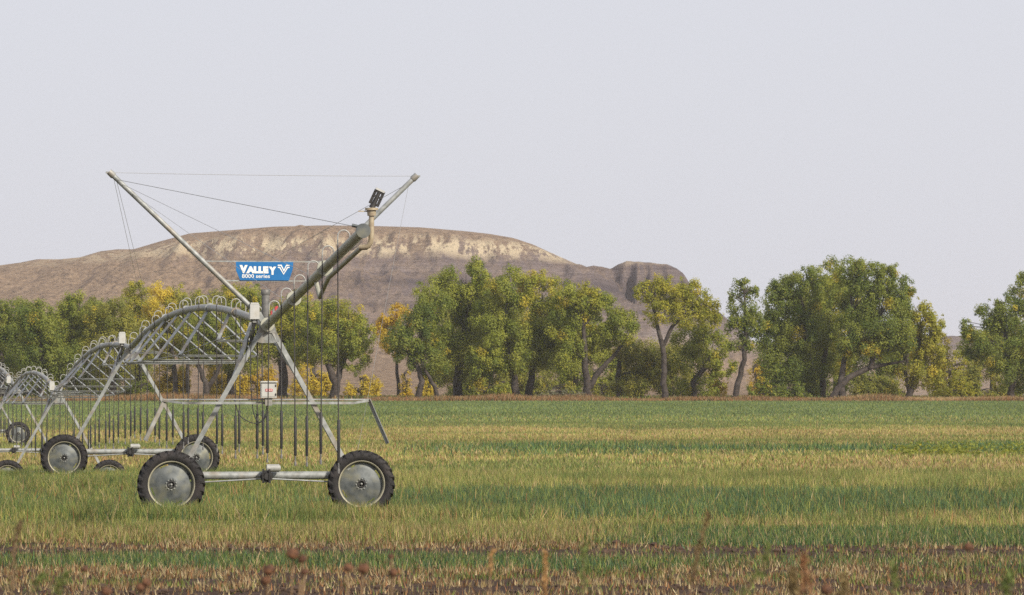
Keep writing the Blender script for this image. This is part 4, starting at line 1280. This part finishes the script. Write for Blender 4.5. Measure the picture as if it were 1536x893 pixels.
c_st = pick(n, [('blue', 4), ('green', 5), ('yg', 1.5)])
c_up = pick(n, [('farg', 5), ('yg', 5), ('tan', 1.3), ('yel', 0.8)])
tn = (streak > 0.60) & ~g_up
colr[tn] = pick(int(tn.sum()), [('tan', 4), ('straw', 2), ('rust', 1), ('yel', 3), ('yg', 2)])
colr = np.where(strip[:, None], c_st, np.where(g_up[:, None], c_up, colr))
colr = colr * (0.68 + 0.6 * patch[:, None]) * rng.uniform(0.65, 1.3, (n, 1))
gp = (streak < 0.40) & ~strip
colr[gp] = colr[gp] * 0.5 + C['green'] * 0.45
h = np.where(strip, rng.uniform(0.3, 0.55, n), rng.uniform(0.18, 0.36, n))
far.add(blades(X, Y, h, rng.uniform(0.06, 0.13, n), colr * rng.uniform(0.75, 1.2, (n, 1)), 0.5))
X, Y = scatter(342, 561, 9, 1.08)
n = len(X)
patch = fbm2(X * 0.05, Y * 0.02, 94, 4)
Yw = Y + wob(X, Y, 22, 0.03, 8) + rng.normal(0, 9, n)
colr = pick(n, [('farg', 7), ('green', 2), ('yg', 2.4)])
edge = (Yw < 385)
colr = np.where(edge[:, None], pick(n, [('farg', 5), ('yg', 4), ('tan', 1)]), colr)
colr = colr * (0.75 + 0.45 * patch[:, None]) * rng.uniform(0.75, 1.25, (n, 1))
far.add(blades(X, Y, rng.uniform(0.15, 0.34, n), rng.uniform(0.14, 0.26, n), colr, 0.3))
far.build('far_crop', 'distant yellow and green crop strips before the trees')

# --- rusty weed strip along the trees
wd = Field()
X, Y = scatter(562, 584, 60, 1.06)
n = len(X)
patch = fbm2(X * 0.12, Y * 0.1, 95, 4)
colr = pick(n, [('rust', 6), ('tan', 2.5), ('straw', 1), ('dark', 1.4)]) * rng.uniform(0.5, 1.1, (n, 1))
colr = np.where(((X > 45) & (Y > 570))[:, None], pick(n, [('tan', 4), ('straw', 3), ('rust', 2)]), colr)
wd.add(blades(X, Y, rng.uniform(0.2, 1.0, n) * np.clip(2.4 * patch - 0.45, 0.15, 2), rng.uniform(0.07, 0.16, n), colr, 0.5))
X, Y = scatter(582, 640, 3, 1.1)
n = len(X)
wd.add(blades(X, Y, rng.uniform(0.3, 0.9, n), rng.uniform(0.25, 0.5, n), pick(n, [('tan', 3), ('green', 3), ('yg', 2), ('rust', 1)]) * rng.uniform(0.6, 1.1, (n, 1)), 0.3))
wd.build('weed_strip', 'rust-brown dry weeds along the far edge of the field')

# --- broad-leaved green weeds at the far right of the strip
bw = []
for k in range(70):
    px = random.uniform(1330, 1545); Yk = random.uniform(226, 240)
    bw.append((((px - 768) / F * Yk, Yk, g(Yk) + 0.22), random.uniform(0.25, 0.6), random.uniform(0.3, 0.5), random.uniform(0.15, 0.32), None))
v, cc = leaves(bw, 'green', 90, 0.16, 0.03)
tag(link_mesh('broadleaf_weeds', raw_mesh('broadleaf_weeds', v, 4, M['leaf'], cc * 0.8)), 'patch of leafy green weeds in the field at the right', kind='stuff')

# --- soil clods
cb_v, cb_f = [], []
mbc = MB()
for k in range(520):
    Yk = random.choice([random.gauss(69.7, 0.8), random.gauss(55.8, 0.7), random.uniform(50, 77)])
    Xk = random.uniform(-1, 1) * (0.135 * Yk + 1)
    r = random.choice([random.uniform(0.02, 0.04), random.uniform(0.02, 0.05), random.uniform(0.03, 0.075)])
    c = Vector((Xk, Yk, g(Yk) + r * 0.35))
    nr, ns = 5, 7
    vs = [c + Vector((0, 0, r * 0.8))]
    for i in range(1, nr):
        t = math.pi * i / nr
        for j in range(ns):
            a = 2 * math.pi * j / ns
            rr = r * random.uniform(0.75, 1.2)
            vs.append(c + Vector((rr * 1.2 * math.sin(t) * math.cos(a), rr * math.sin(t) * math.sin(a), rr * 0.8 * math.cos(t))))
    vs.append(c - Vector((0, 0, r * 0.8)))
    fs = [(0, 1 + j, 1 + (j + 1) % ns) for j in range(ns)]
    for i in range(nr - 2):
        for j in range(ns):
            a, b = 1 + i * ns + j, 1 + i * ns + (j + 1) % ns
            fs.append((a, a + ns, b + ns, b))
    last = len(vs) - 1
    fs += [(last, 1 + (nr - 2) * ns + (j + 1) % ns, 1 + (nr - 2) * ns + j) for j in range(ns)]
    mbc.add(vs, fs)
tag(mbc.build('soil_clods', M['clod']), 'dark brown soil clods along the furrows in the stubble', kind='stuff')

# ------------------------------------------------------------------ dry weeds close to the camera
def flower_head(c, r, tilt):
    """bristly dry seed head: a flattened dome with a ring of dead ray florets"""
    q = MB()
    axis = Vector((tilt, -0.55, 0.75)).normalized()
    q.lathe(c, axis, [(0.0, r * 0.55), (r * 0.45, r * 0.48), (r * 0.8, r * 0.25), (r * 0.95, -0.05 * r), (r * 0.75, -0.4 * r), (r * 0.3, -0.65 * r), (0.0, -0.7 * r)], 14)
    x, y = frame_of(axis)
    for k in range(70):
        d = Vector((random.gauss(0, 1), random.gauss(0, 1), random.gauss(0, 1))).normalized()
        a = c + d * r * 0.75
        L = r * random.uniform(0.25, 0.55)
        s = d.cross(Vector((random.gauss(0, 1), random.gauss(0, 1), random.gauss(0, 1)))).normalized() * r * 0.07
        q.add([a - s, a + s, a + d * L], [(0, 1, 2)])
    return q
def dry_flower(label, heads, Y):
    x0, y0, _ = heads[0]
    b = at(x0, 600, Y); b.z = g(Y)
    b.x += random.uniform(-0.05, 0.05)
    root = empty('dry_sunflower', b)
    tag(root, label, 'dry flower', 'dead flower stalks in the near foreground')
    q = MB()
    t0 = at(x0, y0, Y)
    base = [b + Vector((0, 0, -0.05)), b.lerp(t0, 0.35) + Vector((0.02, 0, 0)), b.lerp(t0, 0.7) - Vector((0.015, 0, 0)), t0 + Vector((0, 0.02, -0.015))]
    q.tube(base, [0.006, 0.005, 0.004, 0.003], 6)
    for (hx, hy, hr) in heads[1:]:
        tt = at(hx, hy, Y); tt.y += 0.03
        s0 = b.lerp(t0, 0.72) if tt.z > b.lerp(t0, 0.75).z else b.lerp(t0, 0.5)
        q.tube([s0, s0.lerp(tt, 0.6) + Vector((0, 0, -0.02)), tt], [0.006, 0.005, 0.004], 5)
    # a few shrivelled leaves
    for k in range(4):
        p = b.lerp(t0, 0.25 + 0.15 * k); s = random.choice((-1, 1))
        q.add([p, p + Vector((s * 0.05, 0.01, 0.0)), p + Vector((s * 0.09, 0.0, -0.06)), p + Vector((s * 0.04, -0.01, -0.045))], [(0, 1, 2, 3)])
    st = q.build('stem', M['drystem']); st.data.transform(__import__('mathutils').Matrix.Translation(-b)); st.parent = root
    for (hx, hy, hr) in heads:
        c = at(hx, hy, Y)
        hq = flower_head(c, hr / F * Y, random.uniform(-0.5, 0.5))
        o = hq.build('flower_head', M['seedhead']); o.data.transform(__import__('mathutils').Matrix.Translation(-b)); o.parent = root
dry_flower('dead brown flower stalk with three seed heads, largest and highest of them', [(440, 830, 11), (454, 838, 8), (458, 857, 6)], 15.0)
dry_flower('dead flower stalk with two blurred heads one above the other', [(403, 854, 10), (398, 870, 9)], 15.8)
dry_flower('dead flower stalk with a single small head left of the wide pale one', [(522, 851, 8)], 14.5)
dry_flower('dead flower stalk with a single wide pale brown head', [(545, 852, 10)], 14.0)
dry_flower('dead flower stalk with a dark head right of the wide pale one', [(590, 858, 8), (587, 834, 5)], 15.2)
dry_flower('dead flower stalk with one tiny dark head far left', [(128, 853, 6)], 17.0)
dry_flower('dead flower stalk with an orange double head at the bottom left', [(212, 880, 9), (221, 873, 8)], 14.6)
dry_flower('dead flower stalk low at the bottom edge left of the double head', [(160, 886, 9)], 14.0)
dry_flower('dead flower stalk with a fuzzy tan head at the far right', [(1452, 820, 8)], 15.0)
dry_flower('dead flower stalk with a dark head low at the right', [(1240, 884, 10)], 14.0)

def plume(label, pts, wid, colr, Y, nb=700, name='tall_weed'):
    """a tall weed: thin stem with a feathery head of small bracts along its upper part"""
    b = at(pts[0][0], 600, Y); b.z = g(Y)
    root = empty(name, b)
    tag(root, label, 'weed', 'tall weeds in the near foreground')
    w = [at(x, y, Y) for x, y in pts]
    q = MB()
    q.tube([b - ZZ * 0.05] + w, [0.004] + [0.003] * (len(w) - 1) + [0.0015], 5)
    st = q.build('stem', M['drystem']); st.data.transform(__import__('mathutils').Matrix.Translation(-b)); st.parent = root
    arr = np.array([list(p) for p in w])
    nb = int(nb * 0.5)
    t = rng.random(nb) ** 0.8 * (len(w) - 1)
    i = np.minimum(t.astype(int), len(w) - 2); f = t - i
    pos = arr[i] * (1 - f[:, None]) + arr[i + 1] * f[:, None]
    wd_ = wid / F * Y * (1.05 - t / (len(w) - 1) * 0.75)
    pos = pos + rng.normal(size=(nb, 3)) * (wd_ * 0.65)[:, None]
    s = 0.011 * rng.uniform(0.5, 1.5, nb)[:, None]
    a = rng.normal(size=(nb, 3)); a[:, 2] += 1.0; a /= np.linalg.norm(a, axis=1)[:, None]
    c = np.cross(a, rng.normal(size=(nb, 3))); c /= np.linalg.norm(c, axis=1)[:, None]
    v = np.stack([pos - a * s * 1.5, pos + c * s * 0.22, pos + a * s * 1.5, pos - c * s * 0.22], 1).reshape(-1, 3) - np.array(b)[None]
    cc = np.repeat(np.array(colr)[None] * rng.uniform(0.6, 1.4, (nb, 1)), 4, axis=0)
    tag(link_mesh('seed_plume', raw_mesh('seed_plume', v, 4, M['plume'], cc), root), kind='stuff')
BR, RS, OG, GN = (0.22, 0.16, 0.07), (0.36, 0.19, 0.09), (0.48, 0.28, 0.11), (0.15, 0.19, 0.05)
plume('brown feathery weed leaning right, tallest in the right foreground', [(1036, 880), (1044, 840), (1053, 805), (1063, 768)], 6, BR, 16.0, 420)
plume('broad rust-coloured weed plume at the bottom right', [(1212, 905), (1209, 880), (1206, 850), (1203, 828)], 10, RS, 14.5, 420)
plume('darker brown weed plume just left of the broad rust one', [(1193, 905), (1190, 880), (1187, 852)], 10, BR, 15.0, 500)
plume('thin straight orange stalk in the bottom middle', [(817, 905), (817, 880), (818, 850), (818, 828)], 3.5, OG, 15.0, 260)
plume('short thin orange stalk left of the bottom middle', [(735, 862), (736, 845), (739, 826)], 3, OG, 16.5, 120)
plume('loose green weed right of the bottom middle', [(872, 905), (877, 870), (874, 840), (880, 815)], 9, GN, 15.5, 260)
plume('slanting green weed below the leaning brown one', [(1100, 905), (1128, 872), (1146, 850), (1152, 815)], 8, GN, 15.0, 300)
plume('wispy green weed between the rust plume and the tan head', [(1340, 905), (1342, 870), (1338, 845)], 8, GN, 14.5, 220)
plume('small green weed at the bottom right corner', [(1512, 905), (1505, 880), (1516, 858)], 12, GN, 14.0, 300)
plume('olive weed tuft beside the rust plume on its right', [(1262, 905), (1268, 880), (1262, 862)], 10, BR, 14.5, 260)
plume('faint brown weed arching at the far left', [(18, 900), (20, 860), (24, 810), (33, 782)], 7, (0.17, 0.12, 0.06), 16.0, 300)
plume('thin bent green weed near the bottom left', [(44, 905), (52, 880), (62, 866), (70, 862)], 6, GN, 15.0, 160)
plume('low green weed under the tiny dark head', [(84, 905), (90, 880), (104, 856)], 10, GN, 15.0, 260)

# ------------------------------------------------------------------ haze
hz = MB()
x0, x1, y0, y1, z0, z1 = -9500, 9500, -450, 12500, -3, 76
hz.add([(x0, y0, z0), (x1, y0, z0), (x1, y1, z0), (x0, y1, z0), (x0, y0, z1), (x1, y0, z1), (x1, y1, z1), (x0, y1, z1)],
       [(0, 3, 2, 1), (4, 5, 6, 7), (0, 1, 5, 4), (1, 2, 6, 5), (2, 3, 7, 6), (3, 0, 4, 7)])
hm = bpy.data.materials.new('haze_air'); hm.use_nodes = True
hn = hm.node_tree
for n_ in list(hn.nodes):
    if n_.type != 'OUTPUT_MATERIAL': hn.nodes.remove(n_)
pv = hn.nodes.new('ShaderNodeVolumePrincipled')
pv.inputs['Color'].default_value = (0.93, 0.93, 0.97, 1)
pv.inputs['Density'].default_value = 0.00008
pv.inputs['Anisotropy'].default_value = 0.2
hn.links.new(pv.outputs['Volume'], hn.nodes['Material Output'].inputs['Volume'])
tag(hz.build('haze', hm), 'thin pale haze over the whole valley', kind='stuff')

for o in bpy.data.objects:
    if '_o' in o: del o['_o']
